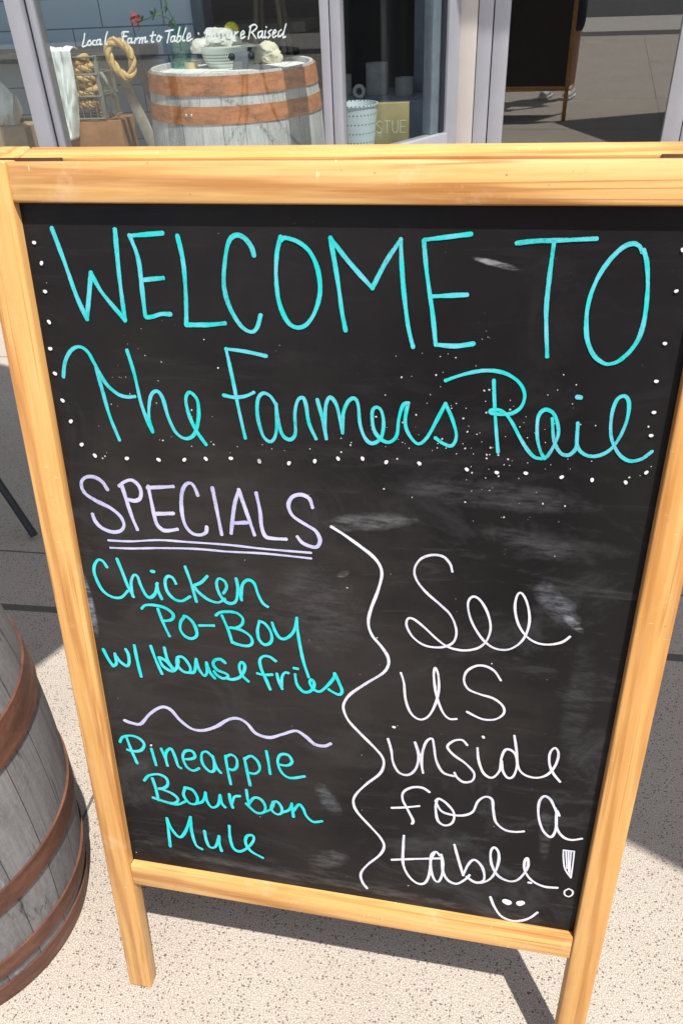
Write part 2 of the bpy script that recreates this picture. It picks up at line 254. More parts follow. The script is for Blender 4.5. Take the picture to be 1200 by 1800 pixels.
# ---------------------------------------------------------------- handwriting, in tenths of a millimetre on its surface
LETTERS={"welcome":[[49,[615,10183,680,9937,752,9630,822,9434]],[49,[822,9434,925,9827]],[49,[925,9827,1008,9662,1192,9437]],[48,[1192,9433,1191,9807,1205,10179]],[46,[1633,10157,1334,10134]],[48,[1334,10134,1388,9949,1392,9646,1394,9486,1415,9467,1469,9474,1547,9497,1632,9498]],[47,[1409,9779,1597,9799]],[47,[1768,10136,1798,9932,1795,9656,1775,9412]],[48,[1775,9412,1969,9418,2133,9436]],[46,[2433,9997,2411,10066,2354,10130,2286,10149,2222,10102,2176,9954,2151,9746,2192,9567,2282,9419,2370,9371,2427,9407,2465,9512]],[45,[2669,10138,2635,10023,2618,9836,2635,9628,2700,9474,2779,9422,2868,9446,2949,9555,2996,9717,2981,9890,2916,10028,2817,10105,2708,10134,2678,10119]],[45,[3091,10136,3150,9800,3184,9562,3214,9413]],[43,[3091,10136,3252,9949,3441,9759]],[43,[3441,9759,3550,9962,3667,10131]],[44,[3667,10131,3693,9827,3746,9482,3797,9296]],[41,[4221,10179,3867,10134]],[43,[3853,10125,3888,9883,3950,9566,3987,9327]],[45,[3991,9320,4154,9315,4300,9339]],[43,[3934,9705,4220,9725]],[40,[4582,10118,4737,10136,4891,10141,5174,10157]],[42,[4863,10131,4857,9868,4862,9610,4909,9260]],[41,[5522,10070,5494,10110,5442,10125,5372,10092,5286,9993,5213,9842,5178,9653,5198,9443,5262,9301,5344,9231,5417,9219,5499,9264,5586,9385,5620,9545,5610,9784,5573,9982,5534,10079]]],"name":[[42,[491,8898,531,9032,608,9140,701,9182,780,9138,837,9019,917,8855,1019,8761,1111,8735,1193,8742]],[43,[837,9019,870,8799,909,8545,977,8309]],[42,[1175,9165,1218,8956,1249,8691,1294,8511,1332,8411]],[42,[1333,8421,1312,8530,1328,8659,1363,8765,1425,8804,1474,8738,1510,8560,1571,8416,1661,8362,1752,8408,1809,8558,1819,8720,1779,8792,1734,8804,1702,8732,1722,8589,1783,8438,1863,8318]],[38,[2497,9167,2306,9200,2129,9215]],[40,[2129,9215,2172,8950,2213,8664,2257,8405]],[40,[2077,8797,2180,8783,2281,8799,2363,8836]],[40,[2571,8731,2519,8811,2451,8834,2399,8770,2390,8615,2431,8439,2499,8383,2552,8446,2572,8586,2571,8741]],[40,[2571,8741,2587,8567,2622,8451,2691,8415,2743,8478,2744,8654,2772,8780,2821,8811,2849,8755,2874,8583,2936,8440]],[40,[2956,8798,3001,8629,3034,8446]],[39,[3034,8446,3024,8572,3032,8745,3071,8827,3128,8769,3165,8619,3186,8510]],[39,[3186,8510,3191,8678,3233,8793,3289,8830,3327,8779,3348,8591,3397,8467,3464,8427,3540,8486,3560,8622,3535,8734,3488,8760,3456,8711,3472,8559,3540,8470,3617,8448,3681,8514,3696,8667,3729,8791,3774,8812]],[38,[3771,8806,3752,8651,3784,8539,3872,8448,3953,8511,4037,8686,4099,8823]],[38,[4099,8823,4164,8693,4210,8545,4179,8451,4104,8462,4028,8511]],[37,[4088,9023,4240,9083,4413,9122,4570,9110,4697,9042,4760,8939,4744,8831,4671,8769,4584,8757,4504,8760,4485,8777,4510,8791,4581,8786,4659,8717,4784,8520,4876,8408,4950,8382,5009,8411,5062,8537,5075,8630,5045,8738,5000,8799,4937,8814,4893,8748,4902,8583,4942,8454,4986,8385]],[37,[4494,9042,4525,8783,4582,8416]],[37,[5012,8740,5046,8554,5111,8446,5184,8428,5237,8491,5235,8603,5224,8712]],[36,[5224,8712,5241,8529,5304,8449,5393,8430,5491,8470,5563,8567,5613,8734,5613,8893,5570,8961,5509,8923,5489,8780,5515,8601,5595,8468,5690,8409,5788,8434,5858,8503]]],"name_dot":[[47,[5193,8935,5217,8933]]],"specials":[[47,[770,7780,724,7860,638,7904,543,7888,492,7820,515,7722,628,7646,774,7579,871,7493,897,7401,848,7332,750,7311,644,7347,583,7414,564,7492]],[47,[933,7837,961,7687,997,7504,1038,7365]],[46,[907,7828,972,7878,1051,7898,1113,7850,1133,7777,1109,7706,1052,7679,991,7686]],[45,[1479,7863,1209,7830]],[47,[1218,7843,1233,7662,1255,7462,1308,7388,1368,7378,1475,7403]],[46,[1243,7552,1451,7575]],[46,[1731,7792,1693,7893,1635,7907,1575,7825,1547,7657,1562,7473,1628,7377,1718,7361,1782,7398,1794,7454]],[45,[1890,7878,1916,7656,1947,7389]],[45,[2158,7879,2100,7701,2048,7411]],[45,[2158,7879,2215,7678,2290,7415]],[45,[2063,7519,2222,7541]],[45,[2333,7858,2362,7674,2369,7513,2402,7409,2480,7391,2612,7395]],[44,[2889,7756,2861,7839,2787,7877,2697,7850,2651,7760,2690,7652,2809,7574,2914,7511,2958,7417,2926,7341,2850,7342,2774,7376,2732,7430]]],"underline":[[28,[695,7209,943,7220,1262,7263,1587,7270,1998,7277,2395,7267,2863,7269]],[28,[706,7125,948,7139,1267,7173,1657,7200,1993,7201,2393,7216,2862,7207]]],"chicken":[[42,[629,6893,594,6955,542,6968,484,6888,475,6775,531,6609,629,6533,739,6535,827,6621]],[42,[761,6998,801,6845,841,6680,888,6561]],[42,[880,6569,882,6722,922,6820,966,6815,989,6714,1036,6596,1087,6573,1148,6636,1183,6753]],[42,[1175,6743,1183,6659,1212,6571]],[41,[1135,6891,1161,6890]],[41,[1393,6775,1365,6837,1314,6850,1276,6791,1285,6670,1355,6583,1442,6569,1536,6631]],[41,[1518,6980,1562,6811,1604,6581]],[40,[1584,6767,1674,6813,1750,6894]],[41,[1584,6767,1646,6689,1743,6615,1846,6595,1922,6644]],[40,[1915,6714,1955,6787,1935,6858,1877,6880,1847,6822,1864,6713,1917,6625,1984,6598,2047,6639,2073,6772,2065,6899]],[40,[2065,6899,2089,6755,2108,6655]],[40,[2104,6683,2128,6833,2191,6897,2256,6864,2291,6740,2336,6643,2385,6605]],[43,[1154,6437,1183,6311,1220,6192,1249,6112]],[42,[968,6426,1013,6469,1103,6482,1226,6466,1307,6414,1324,6362,1284,6316,1213,6298]],[43,[1453,6381,1402,6309,1386,6211,1428,6133,1501,6107,1565,6150,1569,6233,1534,6325,1478,6379,1447,6385]],[42,[1611,6286,1773,6304]],[41,[1812,6437,1862,6478,1962,6497,2052,6486,2107,6427,2089,6352,2027,6308,1960,6300]],[42,[1960,6300,2078,6285,2173,6222,2195,6143,2146,6095,2053,6095,1967,6118]],[42,[1967,6118,1932,6275,1878,6437]],[41,[2282,6396,2261,6299,2271,6197,2320,6136,2380,6151,2416,6215,2401,6316,2346,6397,2289,6419]],[41,[2427,6413,2453,6322,2495,6247,2547,6231,2613,6276,2667,6362,2695,6502]],[41,[2695,6502,2704,6308,2747,6003,2804,5782]],[46,[426,5831,467,5712,514,5622]],[46,[514,5622,561,5665,562,5790]],[45,[562,5790,611,5694,684,5645,721,5701,726,5804,704,5867]],[45,[815,5931,823,5744,843,5525]],[45,[1012,5948,1054,5759,1103,5597]],[44,[1173,5947,1189,5806,1242,5696]],[45,[1099,5811,1173,5775,1240,5681]],[45,[1091,5807,1126,5703,1223,5647,1287,5695,1317,5793,1311,5836]],[44,[1311,5836,1299,5748,1355,5668,1431,5656,1454,5724,1409,5820,1362,5857,1320,5844]],[44,[1431,5656,1498,5679,1533,5843]],[44,[1533,5843,1553,5723,1609,5636,1646,5692,1651,5815]],[44,[1651,5815,1679,5696,1730,5623]],[44,[1866,5843,1821,5880,1759,5867,1727,5809,1769,5736,1863,5701,1890,5666,1830,5631,1763,5664,1732,5708]],[44,[1858,5638,1940,5633,2025,5676,2078,5762,2090,5841,2058,5875,2028,5817,2048,5711,2118,5634]],[43,[2443,5941,2379,5986,2312,5985,2267,5926,2277,5819,2324,5686,2365,5562]],[43,[2233,5751,2300,5742,2395,5758]],[43,[2452,5773,2471,5675,2502,5588]],[43,[2499,5616,2508,5742,2543,5804,2577,5805]],[43,[2656,5793,2672,5671,2736,5586,2802,5587,2850,5641,2865,5713,2833,5755,2818,5707,2856,5634,2922,5609,3002,5686,3081,5805,3092,5867]],[42,[3092,5867,3146,5737,3172,5647,3139,5599,3067,5625,3028,5650]],[42,[2649,5876,2684,5873]]],"wave":[[49,[547,4851,640,4826,750,4835,877,4993,1033,5117,1148,5101,1250,4967,1380,4863,1519,4857,1688,4938,1834,5056,1950,5098,2060,5050,2165,4918,2321,4882,2481,4954,2638,5027,2747,4969,2854,4873,2964,4864,3035,4908]]],"pineapple":[[46,[535,4589,571,4407,620,4218]],[45,[439,4516,487,4596,602,4634,707,4602,751,4523,697,4428,595,4396,522,4408]],[45,[837,4471,868,4231]],[45,[965,4492,995,4375,1017,4247]],[45,[1013,4276,1011,4407,1044,4485,1095,4513,1131,4398,1153,4271,1186,4238]],[45,[1249,4383,1335,4403,1387,4447,1359,4522,1275,4514,1229,4414,1263,4275,1342,4224,1419,4272]],[44,[1608,4478,1538,4546,1475,4499,1474,4354,1549,4251,1610,4276,1620,4394,1609,4493]],[44,[1615,4479,1639,4339,1692,4252]],[44,[1771,4520,1781,4334,1806,4098]],[44,[1775,4506,1843,4552,1905,4499,1902,4384,1851,4323,1792,4331]],[44,[2004,4522,2026,4319,2050,4121]],[43,[2003,4510,2088,4573,2165,4501,2182,4389,2119,4312,2026,4319]],[43,[2277,4674,2293,4536,2307,4345]],[43,[2413,4506,2520,4504,2579,4571,2537,4661,2446,4652,2407,4542,2447,4392,2547,4324,2720,4377]],[47,[681,3956,753,4045,881,4086,976,4044,988,3950,935,3878,865,3854]],[47,[876,3856,1027,3806,1097,3722,1032,3646,898,3654,766,3689]],[47,[766,3689,942,3646,1076,3634,1184,3702]],[47,[793,4006,819,3851,831,3664]],[47,[1206,3922,1179,3807,1239,3693,1329,3696,1356,3798,1305,3912,1208,3935]],[47,[1329,3696,1423,3755,1469,3901]],[46,[1469,3901,1479,3765,1537,3674,1620,3736,1654,3894]],[46,[1654,3894,1666,3773,1706,3711]],[46,[1776,3930,1784,3822,1805,3724]],[46,[1804,3798,1839,3901,1906,3927]],[45,[1998,4038,2005,3904,2017,3811]],[46,[2006,3809,2088,3933,2173,3922,2222,3822,2195,3721,2097,3702,1985,3819]],[45,[2195,3721,2295,3795,2332,3906]],[45,[2322,3909,2295,3795,2356,3724,2421,3751,2425,3847,2375,3924,2321,3904]],[45,[2421,3759,2519,3824,2555,3926]],[45,[2555,3926,2562,3819,2569,3724]],[45,[2567,3806,2639,3928,2690,3884,2729,3769,2811,3689,2917,3718]],[49,[912,3375,910,3156,904,2892]],[49,[912,3375,961,3195,1052,3081,1145,3203,1234,3457]],[49,[1234,3457,1227,3219,1263,2991,1338,2932]],[49,[1401,3254,1411,3110,1446,2993,1528,3016,1589,3205]],[49,[1589,3205,1585,3072,1603,2957]],[48,[1738,3408,1735,3205,1768,3036,1856,3001,1974,3108,2044,3239,2031,3309,1963,3286,1934,3173,1993,3039,2144,2952]]],"brace":[[38,[3073,7567,3199,7492,3352,7388,3484,7287,3557,7186,3573,7078,3535,6901,3470,6691,3447,6533,3486,6392,3592,6258,3658,6144,3661,6035,3599,5929,3435,5787,3268,5627,3201,5515,3187,5413,3240,5267,3376,5106,3540,4931,3630,4809,3642,4690,3594,4560,3451,4392,3326,4206,3302,4073,3356,3934,3516,3737,3634,3587,3675,3459,3624,3310,3480,3118,3399,2956,3416,2814,3477,2712]]],"see":[[29,[4256,7201,4229,7282,4158,7351,4053,7357,3950,7306,3894,7199,3914,7081,4011,6953,4156,6828,4270,6716,4334,6561,4326,6432,4260,6358,4151,6326,4023,6338,3908,6418,3840,6539,3845,6622,3900,6634,4014,6550,4146,6428,4261,6349,4388,6324,4496,6341,4586,6390,4648,6489,4666,6636,4614,6808,4530,6930,4461,6945,4429,6858,4472,6685,4577,6508,4693,6403,4818,6382,4920,6432,5000,6550,5029,6732,4992,6920,4929,7033,4887,7012,4878,6873,4924,6702,5013,6570,5125,6503,5245,6499,5359,6541,5424,6611]],[32,[3798,5964,3833,5847,3858,5637,3917,5471,4009,5397,4097,5437,4161,5573,4199,5772,4188,5979,4149,6077,4141,5973,4178,5747,4250,5543,4325,5456,4404,5462]],[31,[4818,6014,4747,6116,4652,6164,4553,6151,4467,6068,4453,5953,4507,5857,4629,5812,4767,5779,4867,5699,4884,5605,4806,5519,4670,5502,4510,5571]],[35,[3684,5076,3725,4920,3748,4759,3817,4627,3921,4609,4001,4707,4027,4877,3981,5077]],[35,[3981,5077,4039,4902,4086,4669]],[34,[4075,4720,4065,4930,4103,5109,4164,5157,4191,5043,4224,4863,4305,4712,4426,4681]],[34,[4540,5134,4483,5192,4396,5167,4333,5077,4407,4975,4539,4881,4642,4759,4628,4650,4539,4615,4463,4668,4432,4729]],[34,[4653,5107,4678,4940,4744,4777,4838,4730,4908,4840,4912,5002,4936,5120,4986,5146,5052,5094,5085,4963,5063,4797,5004,4759,4943,4846,4917,4980]],[33,[5020,5334,5061,5140,5093,4941,5164,4838,5290,4809,5405,4869,5475,5007,5491,5167,5448,5244,5405,5175,5411,5041,5461,4913,5548,4802]],[37,[4168,4403,4088,4451,3973,4435,3879,4350,3873,4233,3937,4090,4002,3944,3994,3889]],[37,[3753,4086,3906,4123,4061,4173]],[36,[4250,4291,4287,4323,4377,4263,4462,4138,4451,3993,4367,3936,4285,3999,4252,4176,4260,4293]],[36,[4247,4277,4316,4149,4434,4112,4568,4128,4668,4203,4713,4365,4791,4449,4865,4418,4890,4271,4933,4100,5037,4004,5151,3993,5247,4020]],[35,[5550,4397,5483,4533,5407,4568,5367,4462,5385,4265,5453,4074,5545,3994,5585,4100,5574,4301,5547,4421]],[35,[5599,4324,5562,4389,5592,4153,5671,4027,5768,3995,5876,4036]],[39,[3905,3678,3903,3499,3912,3220,3985,3034,4092,2936,4185,2963,4229,3117,4238,3347,4272,3479]],[39,[3774,3261,4056,3336,4340,3405]],[39,[4338,3452,4287,3502,4238,3431,4245,3207,4294,3045,4347,3022,4381,3151,4380,3349,4353,3469]],[39,[4358,3456,4387,3209,4457,3067,4561,3033,4656,3126,4700,3207]],[38,[4497,3655,4555,3442,4627,3191]],[38,[4627,3191,4678,3385,4741,3468,4826,3390,4870,3259,4865,3150,4778,3111,4673,3173]],[38,[4673,3173,4778,3102,4895,3146,4975,3268,5015,3486,5001,3646,4947,3711,4915,3628,4940,3442,5023,3279,5147,3214,5243,3243,5310,3356,5349,3503,5331,3622,5305,3562,5323,3415,5415,3282,5558,3216,5707,3228]],[38,[5384,3239,5408,3238]],[22,[5705,3826,5822,3832]],[22,[5822,3832,5832,3635,5837,3418]],[22,[5837,3418,5759,3538,5722,3691,5705,3826]],[22,[5734,3822,5776,3555]],[22,[5761,3827,5801,3506]],[22,[5789,3825,5815,3468]],[23,[5835,3240,5880,3216,5888,3162,5854,3115,5808,3132,5796,3192,5835,3240]]],"smile":[[40,[4972,2895,5029,2747,5122,2605,5249,2555,5367,2584,5460,2658,5533,2764]]]}
DOTS=[[45,427,10069],[46,465,9901],[47,454,9662],[49,442,9396],[50,408,9155],[51,413,8925],[52,445,8669],[53,495,8467],[54,571,8238],[54,695,8133],[53,1033,8126],[53,1365,8134],[52,1631,8152],[52,1851,8176],[51,2104,8197],[51,2385,8187],[51,2383,8188],[50,2673,8187],[50,2923,8224],[49,3144,8263],[48,3373,8278],[48,3593,8259],[48,3895,8267],[47,4323,8239],[46,4589,8228],[46,4841,8240],[46,5151,8225],[45,5410,8218],[45,5691,8215],[44,5845,8316],[42,5829,8642],[42,5818,8839],[41,5793,9095],[39,5806,9396],[37,5820,9792],[36,5810,10087],[134,5169,2868],[124,5324,2884],[49,3744,5256],[47,4702,5272],[37,844,4533]]
WINTXT=[[60,[-16582,9683,-16671,9475,-16792,9255,-16621,9281,-16527,9340]],[60,[-16418,9456,-16528,9375,-16503,9277,-16383,9343,-16409,9456]],[60,[-16175,9441,-16266,9432,-16329,9319,-16213,9288]],[60,[-15982,9466,-16102,9439,-16150,9306,-16032,9322,-15948,9465]],[60,[-15948,9465,-16003,9301,-15921,9314]],[60,[-15596,9710,-15713,9523,-15785,9326,-15717,9301]],[60,[-15376,9543,-15362,9520]],[60,[-14703,9682,-14943,9690,-15001,9608]],[60,[-14887,9680,-15025,9369]],[60,[-15018,9533,-14807,9541]],[60,[-14663,9465,-14764,9449,-14806,9324,-14690,9340,-14605,9463]],[60,[-14605,9463,-14656,9316,-14560,9336]],[60,[-14449,9466,-14521,9289]],[60,[-14485,9391,-14320,9481]],[60,[-14245,9471,-14326,9291]],[60,[-14280,9396,-14141,9483,-14204,9295]],[60,[-14172,9401,-14018,9491,-14082,9322,-13960,9348]],[60,[-13664,9650,-13797,9344,-13704,9326]],[60,[-13819,9523,-13585,9542]],[60,[-13457,9531,-13562,9413,-13497,9323,-13396,9423,-13457,9531,-13328,9451]],[60,[-13147,9653,-12821,9691]],[60,[-12967,9673,-13145,9275]],[60,[-12829,9485,-12947,9440,-12971,9308,-12873,9324,-12772,9483]],[60,[-12772,9483,-12822,9315,-12752,9328]],[60,[-12533,9764,-12733,9301,-12582,9345,-12536,9472,-12657,9461]],[60,[-12277,9737,-12443,9462,-12489,9331,-12394,9328]],[60,[-12290,9382,-12132,9471,-12164,9566,-12277,9457,-12279,9306,-12077,9376]],[60,[-11798,9547,-11783,9524]],[60,[-11399,9629,-11520,9353]],[60,[-11461,9606,-11272,9641,-11320,9503,-11461,9482]],[60,[-11133,9528,-11233,9484,-11254,9345,-11163,9373,-11095,9521]],[60,[-11095,9521,-11141,9366,-11076,9377]],[60,[-10884,9545,-10997,9493,-10931,9404,-11048,9354]],[60,[-10713,9654,-10818,9378,-10742,9360]],[60,[-10825,9550,-10660,9560]],[60,[-10573,9542,-10620,9394,-10540,9354,-10419,9531]],[60,[-10406,9543,-10461,9358,-10381,9374]],[60,[-10281,9548,-10337,9354]],[60,[-10310,9472,-10165,9545]],[60,[-10065,9418,-9920,9491,-9949,9569,-10057,9479,-10057,9324,-9906,9382]],[60,[-9624,9712,-9769,9300]],[60,[-9685,9683,-9484,9759,-9381,9658,-9630,9497]],[60,[-9591,9496,-9458,9306]],[60,[-9202,9539,-9342,9488,-9359,9334,-9259,9362,-9164,9529]],[60,[-9164,9529,-9205,9329,-9138,9343]],[60,[-9048,9541,-9109,9327,-9038,9340]],[60,[-9012,9668,-8998,9652]],[60,[-8816,9564,-8938,9491,-8871,9397,-8976,9307]],[60,[-8774,9409,-8632,9497,-8671,9560,-8769,9455,-8764,9316,-8624,9374]],[60,[-8417,9552,-8517,9493,-8551,9341,-8432,9377,-8320,9487]],[60,[-8211,9728,-8331,9442,-8363,9304,-8257,9332]]]

# ---------------------------------------------------------------- ground, road
def concrete():
    k = NT('concrete'); O = k.sep(k.co.outputs['Object']); v = k.map()
    base = k.ramp(k.noise(v, 2.2, 6, .6), [(.3, (.285, .250, .215)), (.7, (.375, .336, .292))])
    base = k.mix(k.math('MULTIPLY', k.ramp(k.noise(v, 430, 3, .6), [(.40, 0.0), (.58, 1.0)]), .62), base, (.175, .135, .108))
    base = k.mix(k.math('MULTIPLY', k.ramp(k.noise(k.map(loc=(3, 1, 0)), 520, 2, .5), [(.48, 0.0), (.62, 1.0)]), .7), base, (.56, .50, .43))
    sp = k.ramp(k.vor(v, 270, out='Color'), [(.70, 0.0), (.74, 1.0)]); spd = k.ramp(k.vor(v, 270), [(.34, 1.0), (.48, 0.0)])
    base = k.mix(k.math('MULTIPLY', k.math('MULTIPLY', sp, spd), .85), base, (.07, .055, .048))
    sp2 = k.ramp(k.vor(k.map(loc=(5, 2, 0)), 17), [(.03, 1.0), (.045, 0.0)])
    base = k.mix(k.math('MULTIPLY', sp2, .8), base, (.05, .042, .04))
    base = k.mix(k.math('MULTIPLY', k.ramp(k.noise(k.map(loc=(7, 0, 0)), .9, 5, .65), [(.5, 0.0), (.72, 1.0)]), .3), base, (.22, .2, .185))
    m = None
    wob = k.math('MULTIPLY', k.math('SUBTRACT', k.noise(v, 5, 3), .5), .012)
    for ax, pos, wd in ((0, -.631, .003), (0, .97, .003), (0, -2.2, .003), (0, 2.5, .003), (0, -3.8, .003), (1, 1.285, .011), (1, 1.496, .003), (1, 2.72, .003), (1, -.35, .003), (1, -1.9, .003), (1, -3.4, .003), (1, -5, .003)):
        d = k.math('ABSOLUTE', k.math('ADD', k.math('SUBTRACT', O[ax], pos), wob))
        q = k.math('LESS_THAN', d, wd); m = q if m is None else k.math('MAXIMUM', m, q)
    base = k.mix(k.math('MULTIPLY', m, .85), base, (.06, .055, .05))
    h = k.math('SUBTRACT', k.math('MULTIPLY', k.noise(v, 260, 2), .25), k.math('MULTIPLY', m, 2)); k.bump(h, .35, .002)
    return k.set(base, .85, spec=.25)
M_con = concrete()
def quad(x0, x1, y0, y1, z): return ([(x0, y0, z), (x1, y0, z), (x1, y1, z), (x0, y1, z)], [(0, 1, 2, 3)])
tag(ob('sidewalk', boxes(((-14, -7.0, -.3), (14, 4.6, 0))), M_con, rotz=PH), kind='structure')
tag(ob('gutter', boxes(((-16, -7.95, -.3), (14, -7.0, -.006))), plain('dark gutter', (.06, .055, .05), .9, .3, 60, bump=.3), rotz=PH), kind='structure')  # darker band along the outer sidewalk edge
tag(ob('road', boxes(((-16, -11.4, -.4), (14, -7.95, -.012))), plain('pale worn road', (.34, .31, .28), .9, .15, 20), rotz=PH), kind='structure')
tag(ob('dark_far_strip', boxes(((-16, -24, -.5), (14, -11.4, -.018))), plain('dark far strip', (.035, .031, .030), .9, .3, 60), rotz=PH), kind='structure')  # dark strip stands in for parked cars and a building in shade
tag(ob('ground', quad(-150, 150, -150, 150, -.52), plain('far ground', (.05, .047, .045), .95, .3, 2)), kind='structure')

# ---------------------------------------------------------------- chalkboard sign
U = Vector((math.cos(-.232474), math.sin(-.232474), 0)); NN = Vector((-U.y, U.x, 0)); LEAN = .187323
V = Vector((0, 0, math.cos(LEAN))) + NN * math.sin(LEAN); FF = U.cross(V)
O0 = Vector((-.340908, .558785, 0))
MS = Matrix(((U.x, V.x, FF.x, O0.x), (U.y, V.y, FF.y, O0.y), (U.z, V.z, FF.z, O0.z), (0, 0, 0, 1)))
A = .03375; BW = .564018; W = BW + 2 * A; VRB, VRT, VTB, VTT = .217929, .253455, 1.038574, 1.071; TH = .022
sign = empty('sandwich_board', 'folding wooden pavement sign with a black chalkboard covered in turquoise and white handwriting', 'sandwich board', mw=MS)
pv = [pine('pine stile %d' % i, 'y', i * 3.7, (.18, .38, .2)[i]) for i in range(3)]; ph = [pine('pine rail %d' % i, 'x', 9 + i * 4.1) for i in range(3)]
def post(bm, x0, x1, z0, z1, top, rot=None, drop=0.0):
    """a stile whose foot is cut level with the pavement"""
    box(bm, (x0, .004, z0), (x1, top, z1), .0026, 3)
for i, x in enumerate((0, A + BW)):
    bm = bmesh.new(); post(bm, x, x + A, -TH, 0, VTT)
    for v in bm.verts:
        if v.co.y < .02: v.co.y += -math.tan(LEAN) * v.co.z * .98      # level foot
    ob('stile', bm, pv[i], sign)
ob('top_rail', boxes(((A + .0005, VTB, -TH + .0004), (A + BW - .0005, VTT - .001, -.0006)), bev=.0032), ph[0], sign)
ob('bottom_rail', boxes(((A + .0005, VRB, -TH + .0004), (A + BW - .0005, VRT, -.0012)), bev=.0016), ph[1], sign)
def boardmat():
    k = NT('chalkboard paint'); v = k.map(); P = k.co.outputs['Object']; X = k.sep(P)
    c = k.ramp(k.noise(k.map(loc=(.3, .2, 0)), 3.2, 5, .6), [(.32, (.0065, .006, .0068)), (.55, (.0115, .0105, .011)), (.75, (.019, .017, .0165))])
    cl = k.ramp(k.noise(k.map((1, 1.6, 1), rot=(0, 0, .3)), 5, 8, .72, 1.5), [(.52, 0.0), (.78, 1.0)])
    low = k.ramp(X[1], [(.70, 1.0), (.88, .25)])  # fades the chalk upward, so the darker top is painted in too
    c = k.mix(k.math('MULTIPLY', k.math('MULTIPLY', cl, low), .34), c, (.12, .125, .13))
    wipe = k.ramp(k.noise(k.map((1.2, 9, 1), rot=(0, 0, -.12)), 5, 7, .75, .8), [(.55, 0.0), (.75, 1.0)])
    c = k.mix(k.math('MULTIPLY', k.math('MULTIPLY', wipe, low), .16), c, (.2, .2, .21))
    def blob(cx, cy, rx, ry, rot, amt, colr, sc=40, lo=.4, hi=.65):
        nonlocal c
        m = k.n('ShaderNodeMapping', vector_type='TEXTURE'); m.inputs['Location'].default_value = (cx, cy, 0); m.inputs['Rotation'].default_value = (0, 0, rot); m.inputs['Scale'].default_value = (rx, ry, 1)
        k.l(P, m.inputs[0]); L = k.n('ShaderNodeVectorMath', operation='LENGTH')
        q = k.n('ShaderNodeVectorMath', operation='MULTIPLY'); k.l(m.outputs[0], q.inputs[0]); q.inputs[1].default_value = (1, 1, 0); k.l(q.outputs[0], L.inputs[0])
        d = k.math('ADD', L.outputs['Value'], k.math('MULTIPLY', k.math('SUBTRACT', k.noise(v, sc, 5, .7), .5), 1.1))
        mask = k.ramp(d, [(.55, 1.0), (1.0, 0.0)]); tex = k.ramp(k.noise(k.map((1, 4, 1), rot=(0, 0, rot)), sc, 5, .7), [(lo, .08), (hi, 1.0)])
        c = k.mix(k.math('MULTIPLY', k.math('MULTIPLY', mask, tex), amt), c, colr)
    blob(.20, .60, .26, .30, .1, .75, (.029, .026, .024), 9, .2, .6); blob(.40, .55, .16, .12, .3, .6, (.026, .0235, .022), 9, .2, .6)  # chalk haze and the board's gloss reflection painted in as broad paler patches
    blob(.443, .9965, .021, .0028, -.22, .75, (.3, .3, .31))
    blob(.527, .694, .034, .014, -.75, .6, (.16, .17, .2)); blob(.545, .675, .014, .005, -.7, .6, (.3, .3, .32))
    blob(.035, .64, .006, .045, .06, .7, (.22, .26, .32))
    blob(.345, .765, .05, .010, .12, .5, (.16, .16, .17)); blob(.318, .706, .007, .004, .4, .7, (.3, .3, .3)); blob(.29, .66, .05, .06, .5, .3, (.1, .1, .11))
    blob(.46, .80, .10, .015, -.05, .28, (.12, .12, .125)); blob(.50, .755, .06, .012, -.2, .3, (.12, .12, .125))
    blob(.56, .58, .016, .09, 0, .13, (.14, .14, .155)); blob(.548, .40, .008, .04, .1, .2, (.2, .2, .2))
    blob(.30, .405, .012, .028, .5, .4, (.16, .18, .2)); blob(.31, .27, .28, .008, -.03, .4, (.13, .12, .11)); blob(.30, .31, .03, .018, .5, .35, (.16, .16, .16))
    spk = k.ramp(k.vor(v, 150), [(.05, 1.0), (.09, 0.0)]); spm = k.ramp(k.noise(v, 22, 3), [(.6, 0.0), (.68, 1.0)])
    c = k.mix(k.math('MULTIPLY', k.math('MULTIPLY', spk, spm), .45), c, (.45, .45, .43))
    k.bump(k.noise(v, 180, 3), .06, .001)
    return k.set(c, k.ramp(k.noise(v, 8, 5), [(.3, .34), (.7, .50)]), spec=.14)
BZ = -.0115
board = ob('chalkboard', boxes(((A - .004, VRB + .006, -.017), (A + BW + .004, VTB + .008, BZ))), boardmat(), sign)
# -- handwriting: raised marker strokes, measured on the board in tenths of a millimetre
def ink(name, c0, c1, amt=.6):
    k = NT(name); f = k.noise(k.map((1, 1, 1)), 30, 5, .7); uv = k.map((1, 1, 1), src='UV'); X = k.sep(uv)
    c = k.mix(k.ramp(f, [(.4, 0.0), (.65, 1.0)]), c0, c1)
    edge = k.math('ABSOLUTE', k.math('SUBTRACT', X[0], .5))
    streak = k.noise(k.map((1, .012, 1), src='UV'), 9, 3, .6)
    c = k.mix(k.math('MULTIPLY', k.ramp(streak, [(.36, 1.0), (.52, 0.0)]), .45), c, tuple(x * .45 for x in c0))
    c = k.mix(k.math('MULTIPLY', k.ramp(edge, [(.33, 0.0), (.47, 1.0)]), .4), c, tuple(x * .5 for x in c0))
    rag = k.math('ADD', edge, k.math('MULTIPLY', k.math('SUBTRACT', k.noise(k.map(), 420, 4, .7), .5), .34))
    dry = k.math('MULTIPLY', k.ramp(k.noise(k.map(loc=(2, 0, 0)), 16, 3), [(.5, 0.0), (.7, 1.0)]), k.ramp(k.noise(k.map((1, .02, 1), src='UV', loc=(3, 0, 0)), 14, 3, .6), [(.50, 0.0), (.58, 1.0)]))
    alpha = k.math('MULTIPLY', k.ramp(rag, [(.44, 1.0), (.52, 0.0)]), k.math('SUBTRACT', 1.0, k.math('MULTIPLY', dry, .55)))
    k.put(k.b.inputs['Alpha'], alpha)
    return k.set(c, .6, spec=.25)
